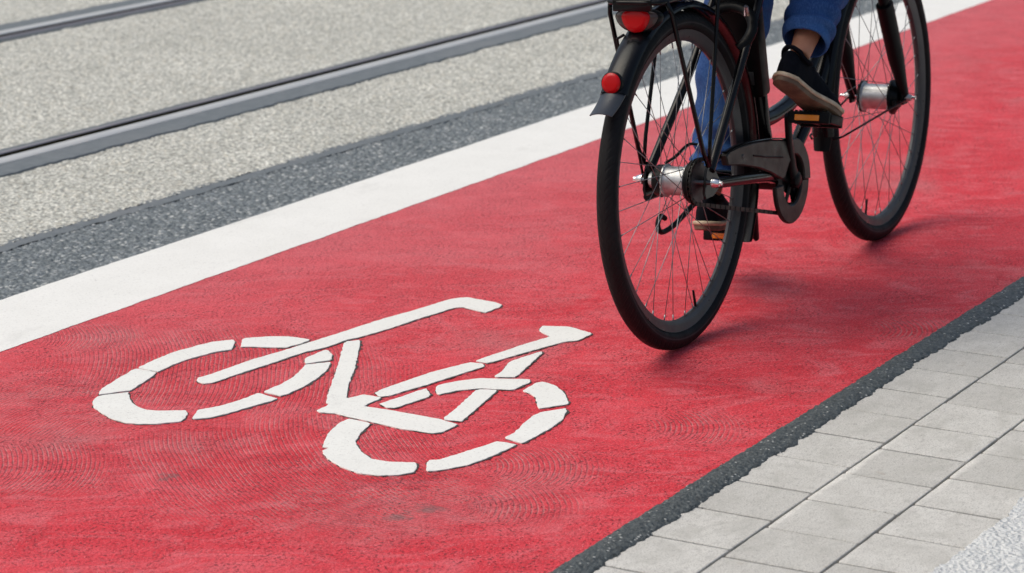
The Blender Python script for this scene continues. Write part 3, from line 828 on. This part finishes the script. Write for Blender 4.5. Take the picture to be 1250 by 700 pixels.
# luggage rack -------------------------------------------------------------
rk = MB(); Z = .742
rk.tube(bez([(.34,.045,.748),(.20,.060,Z+.004),(-.02,.064,Z),(-.150,.062,Z),(-.182,.044,Z-.001),(-.186,0,Z-.001),(-.182,-.044,Z-.001),(-.150,-.062,Z),(-.02,-.064,Z),(.20,-.060,Z+.004),(.34,-.045,.748)], 8), [.0055]*81, 10)
for x in (-.12, .0, .14): rk.tube([(x,-.063,Z),(x,.063,Z)], .0045, 8)
for y in (-.022, .022): rk.tube([(-.185,y,Z),(.20,y,Z+.004)], .0040, 8)
rk.box((-.187,0,Z-.006),(.006,.085,.024),.002)
rk.box((-.06,0,Z+.0015),(.20,.05,.004),.001)
for s in (-1, 1):
    rk.tube([(-.006,s*.073,.385),(-.03,s*.073,.42),(-.150,s*.068,.715),(-.160,s*.062,Z)], .0048, 10)
    rk.tube([(-.004,s*.074,.385),(.006,s*.073,.44),(.085,s*.064,.72),(.088,s*.063,Z)], .0042, 10)
rack = rk.build('luggage_rack', M['paint'], bike, sharp=0)
sp = MB()
for y in (-.014, .014): sp.tube(bez([(.16,y,Z+.016),(.02,y,Z+.022),(-.10,y,Z+.017),(-.165,y,Z+.012)], 6), [.0032]*19, 8)
sp.tube([(.16,-.02,Z+.014),(.16,.02,Z+.014)], .008, 10)
sp.build('spring_clip', M['chrome'], rack)

# tail light ---------------------------------------------------------------
def shield(w, hh, low, n=28, sq=2.6):
    out = []
    for i in range(n):
        t = 2*math.pi*i/n; c, s = math.cos(t), math.sin(t)
        x = w*abs(c)**(2/sq)*(1 if c > 0 else -1); z = abs(s)**(2/sq)
        if s > 0: z = z*hh
        else: z = -z*low; x *= 1-.22*(abs(z)/low)
        out.append((x, z))
    return out
def dome_yz(mb, out, layers):
    """stack of scaled copies of a (y,z) outline going backwards (-x)"""
    n = len(out); v = []; f = []
    for (d, sc_) in layers: v += [(-d, y*sc_, z*sc_) for y, z in out]
    for L in range(len(layers)-1):
        for i in range(n):
            j = (i+1) % n; f.append((L*n+i, L*n+j, (L+1)*n+j, (L+1)*n+i))
    f.append(tuple(range(n))); f.append(tuple((len(layers)-1)*n+i for i in range(n)))
    return mb.add(v, f)
tl = MB(); dome_yz(tl, shield(.050,.018,.030), [(0,.80),(.004,.97),(.020,1.0),(.026,.96)])
tlo = tl.build('tail_light', M['plastic'], bike, (-.148,-.003,.708), (0, R(6), 0), sharp=50)
q = MB(); dome_yz(q, shield(.047,.0155,.027), [(.024,1.0),(.028,.97),(.031,.85),(.032,.6)]); q.build('lens_side', M['clear_lens'], tlo, sharp=60)
q = MB(); dome_yz(q, shield(.0315,.0155,.0300,sq=2.3), [(.024,1.0),(.032,1.0),(.0345,.95),(.0355,.6),(.036,.2)]); q.build('red_lens', M['red_lens'], tlo, sharp=60)
q = MB(); q.box((-.155,0,.733),(.03,.03,.012),.002); q.build('light_bracket', M['satin'], bike)

q = MB(); q.box((0,0,0), (.043,.088,.29), .009, None)  # added box that fills the dark space behind the seat tube
bt = q.build('dark_filler_box', M['plastic'], bike, (.352,0,.615), (0, R(-10.2), 0), sharp=50)
q = MB(); q.box((-.0225,0,-.10), (.003,.05,.03), .001); q.build('filler_latch', M['darkalu'], bt)
# ring lock on the seat stays ------------------------------------------------
lk = MB(); pts = []
for k in range(25):
    t = R(-48+276*k/24); pts.append((.262+.0*k, .060*math.cos(t), .628+.060*math.sin(t)))
tilt = Matrix.Rotation(R(40), 4, 'Y'); c0 = Vector((.262,0,.628))
pts = [(tilt @ (Vector(p)-c0))+c0 for p in pts]
lk.tube(pts, [(.012,.010)]*25, 12); lko = lk.build('ring_lock', M['plastic'], bike)
q = MB(); q.tube([c0+Vector((-.006,-.052,.035)), c0+Vector((-.022,-.058,.055))], [.006,.0045], 10); q.build('lock_key', M['chrome'], lko)

# cranks, pedals, chain ------------------------------------------------------
cr_ang = math.atan2(.418-.268, .410-.490)
def crank(s):
    c = Vector((BB[0], s*.056, BB[2])); d = Vector((math.cos(cr_ang), 0, math.sin(cr_ang)))*(1 if s < 0 else -1)
    e = c+d*.170+Vector((0, s*.020, 0))
    m = MB(); m.tube([c-d*.012, c+d*.03, c+d*.10+Vector((0,s*.008,0)), e, e+d*.010], [(.010,.017),(.009,.0165),(.0075,.0125),(.0075,.012),(.006,.008)], 16)
    m.lathe_y([(.018, s*.040),(.018, s*.064),(.012, s*.068)], 24, (BB[0],0,BB[2]))
    o = m.build('crank', M['satin'], bike, sharp=45)
    return o, e
def pedal(e, s, tilt):
    root_loc = e+Vector((0, s*.009, 0))
    m = MB(); Rm = None
    for x in (-.036, .036): m.box((x, s*.055, 0), (.012, .096, .026), .003)
    for y in (.008, .055, .100): m.box((0, s*y, 0), (.066, .010, .020), .003)
    m.tube([(0,0,0),(0,s*.104,0)], [.008,.008], 14)
    for y in (.030,.080): m.box((0, s*y, .000), (.062, .022, .012), .002)
    for x in (-.036, .036):
        for k in range(9): m.box((x, s*(.014+.0102*k), .0135), (.009,.005,.004), .001)
    o = m.build('pedal', M['plastic'], bike, root_loc, (0, tilt, 0), sharp=40)
    for x in (-1, 1):
        q = MB(); q.box((x*.0425, s*.052, -.001), (.004, .056, .0125), .0012); q.build('pedal_reflector', M['orange'], o)
    return root_loc
cr, eR = crank(-1); cl_, eL = crank(1)
PR = pedal(eR, -1, R(16)); PL = pedal(eL, 1, R(6))

cg = MB()
def arc(cx, cz, r, a0, a1, n): return [(cx+r*math.cos(R(a0+(a1-a0)*i/n)), cz+r*math.sin(R(a0+(a1-a0)*i/n))) for i in range(n+1)]
ccx, ccz = .468, .268
up = [(.108,.386),(.125,.394),(.175,.395),(.223,.393),(.29,.388),(.356,.380),(.43,.367)]+arc(ccx, ccz, .096, 88, -6, 14)
lo = arc(ccx, ccz, .060, -6, 90, 10)+[(.440,.310),(.418,.286),(.401,.285),(.34,.310),(.277,.331),(.19,.352),(.115,.365)]
cg.prism(up+lo, -.064, -.048, .003)
cgo = cg.build('chain_guard', M['guard'], bike, sharp=28)
hl = MB(); tp = bez([(.115,-.056,.393),(.175,-.056,.3965),(.25,-.056,.3935),(.356,-.056,.3815),(.455,-.056,.3655)], 8)
hl.tube(tp, [(.0078,.0016)]*len(tp), 8); hl.build('guard_edge', M['paint'], cgo)
q = MB(); q.tube([(.245,-.0640,.364),(.31,-.0642,.350),(.405,-.0640,.333)], .0022, 6); q.build('guard_groove', M['plastic'], cgo)
q = MB(); q.ball((.19,-.0640,.372),(.005,.002,.005)); q.build('guard_screw', M['darkalu'], cgo)
# lower shroud of the chainring, and the dark disc behind the crank
q = MB(); q.prism(arc(ccx, ccz, .094, -6, -182, 26)+arc(ccx, ccz, .052, -182, -6, 20), -.061, -.050, .003); q.build('chainring_shroud', M['guard'], cgo, sharp=28)
q = MB(); q.prism(arc(BB[0]-.01, BB[2], .066, -70, 200, 30)+arc(BB[0]-.01, BB[2], .030, 200, 290, 8), -.0435, -.0415, .0006); q.build('inner_disc', M['plastic'], cgo, sharp=28)
# chainring with teeth
out = []; nT = 38
for k in range(nT*4):
    w = 2*math.pi*k/(nT*4); rr = (.0780,.0780,.0735,.0735)[k % 4]; out.append((BB[0]+rr*math.cos(w), BB[2]+rr*math.sin(w)))
cro = MB(); cro.lathe_y([(.052,-.0475),(.074,-.0475),(.074,-.0445),(.052,-.0445)], 60, (BB[0],0,BB[2]), closed=True)
for k in range(5):
    w = R(20+72*k); cro.tube([(BB[0]+.015*math.cos(w),-.047,BB[2]+.015*math.sin(w)),(BB[0]+.058*math.cos(w),-.046,BB[2]+.058*math.sin(w))], [(.003,.011),(.003,.006)], 10)
for k in range(nT):
    w = 2*math.pi*k/nT; cro.box((BB[0]+.0755*math.cos(w),-.046,BB[2]+.0755*math.sin(w)), (.005,.002,.004), 0, Matrix.Rotation(-w,3,'Y'))
cro.build('chainring', M['satin'], bike, sharp=35)
# chain: individual link plates in one loop
ch = MB(); path = []
c1 = Vector((BB[0],0,BB[2])); r1 = .0775; c2 = Vector((0,0,HR)); r2 = .0455
dd = c2-c1; L = dd.length; base = math.atan2(dd.z, dd.x); al = math.acos((r1-r2)/L)
A1 = base-al; A2 = base+al
for i in range(40):
    t = A2+(2*math.pi-2*al)*i/40; path.append(c1+Vector((math.cos(t),0,math.sin(t)))*r1)
p_end = c1+Vector((math.cos(A1),0,math.sin(A1)))*r1; q_st = c2+Vector((math.cos(A1),0,math.sin(A1)))*r2
for i in range(38): path.append(p_end.lerp(q_st, i/38))
for i in range(16):
    t = A1+(2*al)*i/16; path.append(c2+Vector((math.cos(t),0,math.sin(t)))*r2)
q2 = c2+Vector((math.cos(A2),0,math.sin(A2)))*r2; p2 = c1+Vector((math.cos(A2),0,math.sin(A2)))*r1
for i in range(38): path.append(q2.lerp(p2, i/38))
for i in range(len(path)):
    a_, b_ = path[i], path[(i+1) % len(path)]; m_ = (a_+b_)/2; d_ = b_-a_
    rot = Matrix.Rotation(-math.atan2(d_.z, d_.x), 3, 'Y')
    for s in (-1, 1): ch.box((m_.x, -.046+s*(.0034 if i % 2 else .0024), m_.z), (d_.length*1.15,.0011,.0085), 0, rot)
    ch.box((a_.x,-.046,a_.z), (.004,.008,.004), 0, rot)
ch.build('chain', M['chain'], bike, smooth=False)
# rear brake arm and its curled cable
q = MB(); q.tube([(-.005,.036,.326),(.06,.040,.322),(.16,.052,.318)], [(.003,.012),(.003,.010),(.003,.007)], 10); q.build('brake_arm', M['darkalu'], bike)
q = MB(); q.tube(bez([(.30,.050,.292),(.16,.046,.262),(.06,.040,.243),(.00,.040,.240),(-.018,.040,.258),(-.004,.040,.274),(.018,.040,.266)], 8), [.0058]*49, 8); q.build('brake_cable', M['satin'], bike)
q = MB(); q.tube(bez([(.10,.0,.41),(.045,-.004,.418),(.01,.01,.398),(.005,.03,.385)], 8), [.003]*25, 8); q.build('gear_cable', M['satin'], bike)
# kickstand folded along the left chain stay
q = MB(); q.tube([(.36,.06,.285),(.33,.088,.283),(.10,.098,.30),(.06,.10,.30)], [.009,.008,.007,.009], 12); q.build('kickstand', M['satin'], bike)

# saddle, seat post, bars -------------------------------------------------------
sd = MB(); v = []; f = []; N = 20; K = 16
for i in range(N+1):
    s = i/N; x = .155+.275*s; w = .098*(1-s)**.6*(min(1, s*6+.35))+.024
    for k in range(K):
        t = 2*math.pi*k/K; z = math.sin(t); yy = math.cos(t)*w
        v.append((x, yy, .985+.012*math.cos(s*3)-(0 if z > 0 else .0)+z*(.020 if z > 0 else .035*(1-.5*s))))
for i in range(N):
    for k in range(K): f.append((i*K+k, i*K+(k+1) % K, (i+1)*K+(k+1) % K, (i+1)*K+k))
f.append(tuple(range(K))); f.append(tuple(N*K+k for k in range(K)))
sd.add(v, f); so = sd.build('saddle', M['leather'], bike, sharp=60)
q = MB(); q.tube([(.355,0,.845),(.322,0,.965)], .0135, 16); q.box((.318,0,.955),(.05,.05,.02),.004); q.build('seat_post', M['alu'], bike)
hs = hb+ax*.005
st = MB(); st.tube([hs, hs+ax*.10, hs+ax*.125+Vector((.02,0,.005)), hs+ax*.13+Vector((.06,0,.01))], [.0125,.0125,.015,.016], 16); st.build('stem', M['satin'], bike)
hc = hs+ax*.13+Vector((.06,0,.01))
bar = MB(); bp = bez([(hc.x-.235,-.285,hc.z+.015),(hc.x-.12,-.262,hc.z+.03),(hc.x-.03,-.19,hc.z+.035),(hc.x,-.06,hc.z),(hc.x,.06,hc.z),(hc.x-.03,.19,hc.z+.035),(hc.x-.12,.262,hc.z+.03),(hc.x-.235,.285,hc.z+.015)], 8)
bar.tube(bp, [.011]*len(bp), 14); bo = bar.build('handlebar', M['satin'], bike)
GR = {}
for s in (-1, 1):
    a_ = Vector((hc.x-.24, s*.286, hc.z+.014)); b_ = Vector((hc.x-.115, s*.261, hc.z+.031)); GR[s] = (a_, b_)
    q = MB(); q.tube([a_, a_.lerp(b_,.1), a_.lerp(b_,.5), b_], [.0165,.0175,.0155,.0165], 16); q.build('grip', M['leather'], bo)
    q = MB(); q.tube(bez([b_+Vector((.02,0,-.012)), b_+Vector((-.01,s*.02,-.045)), a_+Vector((.02,s*.03,-.05))], 6), [.005]*13, 8); q.build('brake_lever', M['alu'], bo)
q = MB(); q.ball((hc.x-.02,.11,hc.z+.03),(.026,.026,.018)); q.build('bell', M['chrome'], bo)
hd = MB(); hd.lathe_y([(.001,-.045),(.022,-.04),(.032,-.02),(.034,.01)], 24); 
h_ = [Vector((v_.y, v_.x, v_.z)) for v_ in hd.v]; hd.v = h_; hl_ = hd.build('headlight', M['plastic'], bike, (ha.x+.095, 0, ha.z+.06))
q = MB(); q.ball((.008,0,0),(.006,.031,.031)); q.build('headlight_lens', M['clear_lens'], hl_)
q = MB(); q.tube([(ha.x+.03,0,ha.z-.02),(ha.x+.07,0,ha.z+.02),(ha.x+.085,0,ha.z+.05)], .005, 8); q.build('light_bracket', M['satin'], bike)

# ------------------------------------------------------------------ rider
rider = empty('person', BL, BR)
tag(rider, 'rider in blue jeans and dark sneakers pedalling the black bicycle', 'person')
def mat_denim():
    n = NT('blue_denim')
    tw = n.noise(420, 2, v=n.scale(n.co(), (1,1,.35)))
    c = n.mix(n.mr(n.noise(10, 4, .6, v=n.scale(n.co(), (1,1,.4))), .36, .68), (.010,.042,.150), (.035,.110,.290))
    c = n.mix(n.mr(tw, .4, .72, 0, .5), c, (.085,.17,.38))
    c = n.mix(n.mr(n.noise(6, 2), .45, .7, 0, .5), c, (.010,.034,.155))
    return n.done(c, .85, n.bump(n.math('ADD', tw, n.math('MULTIPLY', n.noise(35, 3), 2)), .5, .002), spec=.2)
M['denim'] = mat_denim()
n = NT('skin'); M['skin'] = n.done(n.mix(n.mr(n.noise(25, 4), .35, .7), (.42,.19,.115), (.34,.13,.075)), .5, n.bump(n.noise(150, 3), .25, .001), Subsurface_Weight=.08, spec=.4)
n = NT('dark_canvas'); M['canvas'] = n.done(n.mix(n.mr(n.noise(60, 3), .35, .7), (.002,.0025,.005), (.005,.006,.010)), .85, n.bump(n.noise(420, 2), .5, .001), spec=.08)
n = NT('tan_rubber_sole'); M['sole'] = n.done(n.mix(n.mr(n.noise(22, 4), .38, .68), (.16,.105,.065), (.075,.045,.028)), .65, n.bump(n.noise(140, 3), .5, .002))
n = NT('pale_rubber_foxing'); M['foxing'] = n.done(n.mix(n.mr(n.noise(40, 4), .4, .7), (.52,.42,.30), (.34,.26,.17)), .6, n.bump(n.noise(90, 3), .3, .001))
M['lace'] = simple('dark_laces', (.05,.052,.06), .8)
n = NT('dark_jacket'); M['jacket'] = n.done(n.mix(n.mr(n.noise(8, 3), .35, .7), (.012,.014,.022), (.022,.025,.036)), .8, n.bump(n.noise(30, 4), .5, .006))
n = NT('brown_hair'); M['hair'] = n.done(n.mix(n.noise(60, 3, v=n.scale(n.co(), (1,1,.15))), (.03,.018,.01), (.09,.05,.03)), .5, n.bump(n.noise(200, 2, v=n.scale(n.co(), (1,1,.1))), .8, .003))

def foot_frame(ball, pitch, yaw, lean=0):
    """matrix of the shoe: local x heel>toe, ball of the foot at x=.205 on the sole line"""
    m = Matrix.Rotation(yaw, 4, 'Z') @ Matrix.Rotation(pitch, 4, 'Y') @ Matrix.Rotation(lean, 4, 'X')
    return Matrix.Translation(Vector(ball)) @ m @ Matrix.Scale(.885, 4) @ Matrix.Translation((-.205, 0, 0))
FR = foot_frame((PR.x+.004, -.140, PR.z+.0165), R(29), R(-7))
FL = foot_frame((PL.x+.002, .148, PL.z+.0155), R(8), R(7))
ankR = FR @ Vector((.068, 0, .100)); ankL = FL @ Vector((.068, 0, .100))
hip = {-1: Vector((.275,-.088,.985)), 1: Vector((.275,.088,.975))}
def knee_pos(h, a, th, sh, out):
    d = a-h; L = d.length; x = (th*th-sh*sh+L*L)/(2*L); hh = math.sqrt(max(th*th-x*x, .0004))
    fwd = Vector((1,0,.0)); u = d.normalized(); pr = (fwd-u*fwd.dot(u)).normalized()
    return h+u*x+pr*hh+Vector((0, out, 0))
kn = {-1: knee_pos(hip[-1], ankR, .435, .430, -.02), 1: knee_pos(hip[1], ankL, .435, .430, .0)}
ank = {-1: ankR, 1: ankL}

def sneaker(F, s):
    N = 30; K = 20
    def w(t):      # half width of the sole along the foot
        return .0325*(min(1, (t/.10))**.5 if t < .10 else 1)*(1+.38*math.exp(-((t-.70)/.22)**2)-.10*math.exp(-((t-.42)/.14)**2))*(1 if t < .86 else max(.0, 1-((t-.86)/.145)**2)**.5)
    Ls = .288
    def off(t): return -s*.008*math.exp(-((t-.75)/.25)**2)*-1
    def spring(t): return .012*max(0, (t-.78)/.22)**1.6+.003*max(0, (.15-t)/.15)
    # sole
    def ringpts(inset, z):
        L_ = []; Rr = []
        for i in range(N+1):
            t = .002+.996*i/N; ww = max(w(t)-inset, .002); x = t*Ls
            if t < .05: x += inset*(1-t/.05)
            if t > .95: x -= inset*((t-.95)/.05)
            L_.append((x, off(t)+ww, z+spring(t))); Rr.append((x, off(t)-ww, z+spring(t)))
        return L_+Rr[::-1]
    mb = MB(); rings = [ringpts(.004, 0), ringpts(.0, .003), ringpts(-.001, .014), ringpts(.001, .024), ringpts(.006, .0255)]
    n = len(rings[0]); v = [p for r_ in rings for p in r_]; f = []
    for L in range(len(rings)-1):
        for i in range(n): j = (i+1) % n; f.append((L*n+i, L*n+j, (L+1)*n+j, (L+1)*n+i))
    for base in (0, (len(rings)-1)*n):
        for i in range(N): f.append((base+i, base+i+1, base+n-2-i, base+n-1-i))
    mb.add(v, f)
    # upper
    ub = MB(); v = []; f = []
    def hgt(t): # top of the upper above the sole line
        pts = [(0,.075),(.06,.088),(.18,.086),(.30,.086),(.42,.088),(.55,.076),(.70,.059),(.85,.050),(.95,.041),(1,.030)]
        for i in range(len(pts)-1):
            if t <= pts[i+1][0]:
                q_ = (t-pts[i][0])/(pts[i+1][0]-pts[i][0]); q_ = q_*q_*(3-2*q_); return pts[i][1]+(pts[i+1][1]-pts[i][1])*q_
        return .03
    N2 = 34; K2 = 15
    for i in range(N2+1):
        t = .012+.972*i/N2; ww = max(w(t)-.0025, .003); H = hgt(t); z0 = .016+spring(t)
        for k in range(K2+1):
            th = math.pi*k/K2; c = math.cos(th); s_ = math.sin(th)
            e1 = .75 if t > .5 else .62
            yy = ww*(abs(c)**e1)*(1 if c >= 0 else -1)
            nar = 1-(.10+.16*min(1, max(0, (t-.30)/.12)) if t < .5 else .26*max(0, 1-(t-.5)/.3))*(s_**2)
            zz = z0+(H-z0)*(s_**.85)
            cr_ = .0012*noise.noise(Vector((t*30, yy*120, s)))
            v.append((t*Ls, off(t)+yy*nar+cr_, zz+cr_))
    m = K2+1
    for i in range(N2):
        for k in range(K2): f.append((i*m+k, (i+1)*m+k, (i+1)*m+k+1, i*m+k+1))
    f.append(tuple(range(m))[::-1]); f.append(tuple(N2*m+k for k in range(m)))
    for i in range(N2): f.append((i*m, i*m+K2, (i+1)*m+K2, (i+1)*m))
    ub.add(v, f)
    tag_ = ub.build('sneaker', M['canvas'], rider, sharp=60)
    tag_.matrix_local = F
    sole = mb.build('sole', M['sole'], tag_, sharp=40)
    fx = MB(); ring = ringpts(-.0016, .0185); fx.tube(ring+[ring[0], ring[1]], [(.0032,.0055)]*(n+2), 8, caps=False); fx.build('foxing_strip', M['foxing'], tag_, sharp=0)
    col = MB(); cp = []
    for k in range(22):
        a_ = 2*math.pi*k/22; x = .060+.046*math.cos(a_); cp.append((x, off(.2)+.0285*math.sin(a_), .083+.006*math.cos(2*a_)+(.006 if x < .03 else 0)))
    col.tube(cp+cp[:2], [(.0055,.0075)]*24, 8, caps=False); col.build('collar', M['canvas'], tag_, sharp=0)
    lc = MB()
    for k in range(5):
        x = .128+.019*k; z = hgt(x/Ls)+.0015
        lc.tube([(x-.006,off(x/Ls)-.020,z-.010),(x-.002,off(x/Ls)-.011,z-.001),(x+.003,off(x/Ls)+.011,z-.001),(x+.006,off(x/Ls)+.020,z-.010)], .0021, 6)
    lc.build('laces', M['lace'], tag_, sharp=0)
    return tag_
sneaker(FR, -1); sneaker(FL, 1)

# body: one continuous skin (legs, torso, arms with five-fingered hands, neck, head)
bd = MB()
def limb(mb, pts, rads, n=16): mb.tube(bez(pts, 6), [rads[min(int(i/6), len(rads)-2)]*(1-(i%6)/6)+rads[min(int(i/6)+1, len(rads)-1)]*((i%6)/6) if i < 6*(len(rads)-1) else rads[-1] for i in range(6*(len(pts)-1)+1)], n)
chest = Vector((.375,0,1.33)); neck = Vector((.425,0,1.505)); head = Vector((.475,0,1.655))
for s in (-1, 1):
    F = FR if s < 0 else FL
    limb(bd, [hip[s], hip[s].lerp(kn[s],.5), kn[s], kn[s].lerp(ank[s],.3)-Vector((.015,0,0)), kn[s].lerp(ank[s],.75), ank[s]+(kn[s]-ank[s])*.06, ank[s]-(kn[s]-ank[s]).normalized()*.01], [.075,.066,.050,.052,.032,.0255,.022])
    limb(bd, [F@Vector((.030,0,.050)), F@Vector((.075,0,.060)), F@Vector((.15,0,.045)), F@Vector((.225,0,.034)), F@Vector((.255,0,.032))], [.017,.018,.015,.012,.007])
bd.ball((.275,0,1.0),(.105,.155,.10)); bd.ball((.30,0,1.10),(.095,.135,.13)); bd.ball((.36,0,1.28),(.105,.155,.17)); bd.ball((.385,0,1.40),(.085,.165,.075))
limb(bd, [chest+Vector((.02,0,.10)), neck, head-Vector((.01,0,.06))], [.065,.055,.052])
bd.ball(head,(.092,.074,.108), 24, 16); bd.ball(head+Vector((.035,0,-.062)),(.052,.050,.050))
bd.ball(head+Vector((.094,0,-.012)),(.018,.013,.024)); bd.ball(head+Vector((.086,0,-.055)),(.012,.024,.007)); bd.ball(head+Vector((.086,0,-.067)),(.011,.020,.007))
for s in (-1, 1): bd.ball(head+Vector((-.004,s*.076,-.008)),(.018,.008,.030)); bd.ball(head+Vector((.080,s*.032,.022)),(.014,.022,.009))
hand = {}
for s in (-1, 1):
    a_, b_ = GR[s]; g_ = a_.lerp(b_, .45); u = (b_-a_).normalized()
    sh = Vector((.375, s*.175, 1.425)); wr = g_+Vector((-.055, s*.012, .045)); el = sh.lerp(wr, .5)+Vector((-.03, s*.09, -.10))
    hand[s] = (sh, el, wr)
    limb(bd, [sh, sh.lerp(el,.5), el, el.lerp(wr,.5), wr], [.050,.045,.038,.034,.025])
    palm = g_+Vector((-.012, 0, .030))
    limb(bd, [wr, wr.lerp(palm,.5), palm, palm+u*.02], [.024,.026,.026,.020])
    for k, ln in enumerate((.92, 1.0, .95, .8)):
        c_ = g_+u*(.036-.024*k)
        o_ = Vector((0, s, 0))
        p = [c_+Vector((0,-s*.004,.026)), c_+o_*.022*ln+Vector((.0,0,.020)), c_+o_*.030*ln+Vector((0,0,-.002)), c_+o_*.016*ln+Vector((0,0,-.024))]
        limb(bd, p, [.010,.0098,.009,.0078], 10)
    p = [wr.lerp(palm,.5)+u*.01-Vector((0,s*.012,0)), g_+u*.030+Vector((0,-s*.026,.012)), g_+u*.052+Vector((0,-s*.024,-.008)), g_+u*.060+Vector((0,-s*.010,-.020))]
    limb(bd, p, [.013,.0115,.0105,.009], 10)
body = fuse(bd.build('body', M['skin'], rider, sharp=0), .0042, 3)
for s in (-1, 1):
    q = MB(); q.ball(head+Vector((.0865,s*.031,.010)),(.010,.013,.009)); q.build('eye', simple('eye_white', (.6,.6,.58), .2) if s < 0 else bpy.data.materials['eye_white'], rider)
hr = MB(); hr.ball(head+Vector((-.018,0,.020)),(.092,.083,.106), 24, 16); hr.ball(head+Vector((-.050,0,-.045)),(.055,.066,.075)); hr.ball(head+Vector((.02,0,.085)),(.07,.066,.04))
hair = fuse(hr.build('hair', M['hair'], rider, sharp=0), .005, 3)
jk = MB()
jk.ball((.30,0,1.07),(.118,.160,.13)); jk.ball((.315,0,1.17),(.115,.158,.13)); jk.ball((.362,0,1.30),(.122,.175,.17)); jk.ball((.385,0,1.415),(.098,.185,.078))
limb(jk, [(.35,0,1.42),(.405,0,1.49)], [.075,.066])
for s in (-1, 1):
    sh, el, wr = hand[s]; jk.ball(sh+Vector((0,0,-.002)), (.072,.070,.068)); limb(jk, [sh+Vector((0,-s*.03,0)), sh.lerp(el,.5), el, el.lerp(wr,.5), el.lerp(wr,.93)], [.066,.060,.052,.046,.036])
jacket = fuse(jk.build('jacket', M['jacket'], rider, sharp=0), .007, 4)

# jeans: two legs lofted with folds, joined at the hips
jn = MB()
def jean_leg(s, cuff_t, rads):
    h, k_, a_ = hip[s], kn[s], ank[s]
    shin = a_-k_
    pts = [h+Vector((0,0,.05)), h, h.lerp(k_,.5)+Vector((.0,0,.01)), k_+(k_-(h+a_)/2).normalized()*.012, k_+shin*.35-Vector((.012,0,0)), k_+shin*.70-Vector((.006,0,0)), k_+shin*cuff_t]
    P = bez(pts, 22); m = len(P); n = 44
    v = []; f = []; t0 = (P[1]-P[0]).normalized(); A = Vector((0,1,0))
    for i, p in enumerate(P):
        t = (P[min(i+1,m-1)]-P[max(i-1,0)]).normalized(); A = (A-t*A.dot(t)).normalized(); B = t.cross(A)
        u = i/(m-1)*(len(rads)-1); j = min(int(u), len(rads)-2); q = u-j; q = q*q*(3-2*q); r = rads[j]*(1-q)+rads[j+1]*q
        for c in range(n):
            w = 2*math.pi*c/n; dv = A*math.cos(w)+B*math.sin(w); pp = p+dv*r
            kneef = math.exp(-((i/m-.5)/.12)**2); ankf = math.exp(-((i/m-.93)/.10)**2)
            fold = .0075*noise.noise(Vector((pp.x*9, pp.y*14, i*.16+s*5)))*(1+1.6*kneef)+.006*(ankf+.25)*math.sin(i*.62+2.2*math.sin(w+s)+1.3*noise.noise(Vector((w*.6,i*.05,s))))
            fold += .0035*noise.noise(Vector((pp.x*45, pp.y*45, pp.z*22)))
            if i > m-8: fold = fold*.4+(.0028 if i in range(m-8, m-1) else .001)
            v.append(pp+dv*fold)
    for i in range(m-1):
        for c in range(n): c2 = (c+1) % n; f.append((i*n+c, i*n+c2, (i+1)*n+c2, (i+1)*n+c))
    # turn the hem inwards so that it has thickness
    t = (P[-1]-P[-2]).normalized(); base = (m-1)*n; ctr = P[-1]
    for (sc_, dz) in ((.93, .0008), (.90, -.004), (.80, -.03)):
        b0 = len(v)
        for c in range(n): v.append(ctr+(v[(m-1)*n+c]-ctr)*sc_+t*dz)
        for c in range(n): c2 = (c+1) % n; f.append((base+c, base+c2, b0+c2, b0+c))
        base = b0
    return v, f
for s, ct, rd in ((-1, .925, [.085,.092,.084,.074,.063,.057,.049]), (1, .955, [.085,.092,.080,.068,.062,.056,.047])):
    v, f = jean_leg(s, ct, rd); jn.add(v, f)
jn.ball((.275,0,1.005),(.128,.168,.115), 28, 18)
jn.build('jeans', M['denim'], rider, sharp=50)

# ------------------------------------------------------------------ camera, light, world
cam = bpy.data.cameras.new('camera'); co = bpy.data.objects.new('camera', cam); COL.objects.link(co)
right = Vector((.484799,-.874585,.008431)); upv = Vector((.207868,.124578,.970191)); fwd = Vector((.849565,.468595,-.242194))
m = Matrix((right, upv, -fwd)).transposed().to_4x4(); m.translation = (0, 0, 1.518659); co.matrix_world = m
cam.sensor_width = 36; cam.lens = 3380.26/1250*36; cam.clip_end = 1000; cam.clip_start = .05
cam.dof.use_dof = True; cam.dof.focus_distance = 5.30; cam.dof.aperture_fstop = 7.1
sc.camera = co

SE, SA = R(58), R(118)     # sun elevation; azimuth of the sun measured from +x towards +y
d = Vector((math.cos(SE)*math.cos(SA), math.cos(SE)*math.sin(SA), math.sin(SE)))
sun = bpy.data.lights.new('sun', 'SUN'); sun.energy = 1.5; sun.angle = R(50); sun.color = (.99, 1.0, .90)
so_ = bpy.data.objects.new('sun', sun); COL.objects.link(so_); so_.location = d*20
so_.rotation_euler = d.to_track_quat('Z', 'Y').to_euler()
w = bpy.data.worlds.new('World'); sc.world = w; w.use_nodes = True
nt = w.node_tree; sky = nt.nodes.new('ShaderNodeTexSky'); sky.sky_type = 'NISHITA'; sky.sun_disc = False
sky.sun_elevation = SE; sky.sun_rotation = math.pi/2-SA; sky.dust_density = 5; sky.ozone_density = .5; sky.air_density = 1.2
bg = nt.nodes['Background']; nt.links.new(sky.outputs[0], bg.inputs[0]); bg.inputs[1].default_value = .13
vs = sc.view_settings; sc.display_settings.display_device = 'sRGB'
vs.view_transform = 'Standard'; vs.look = 'None'; vs.gamma = 1; vs.use_curve_mapping = False; vs.exposure = 0.0
sc.cycles.max_bounces = 6
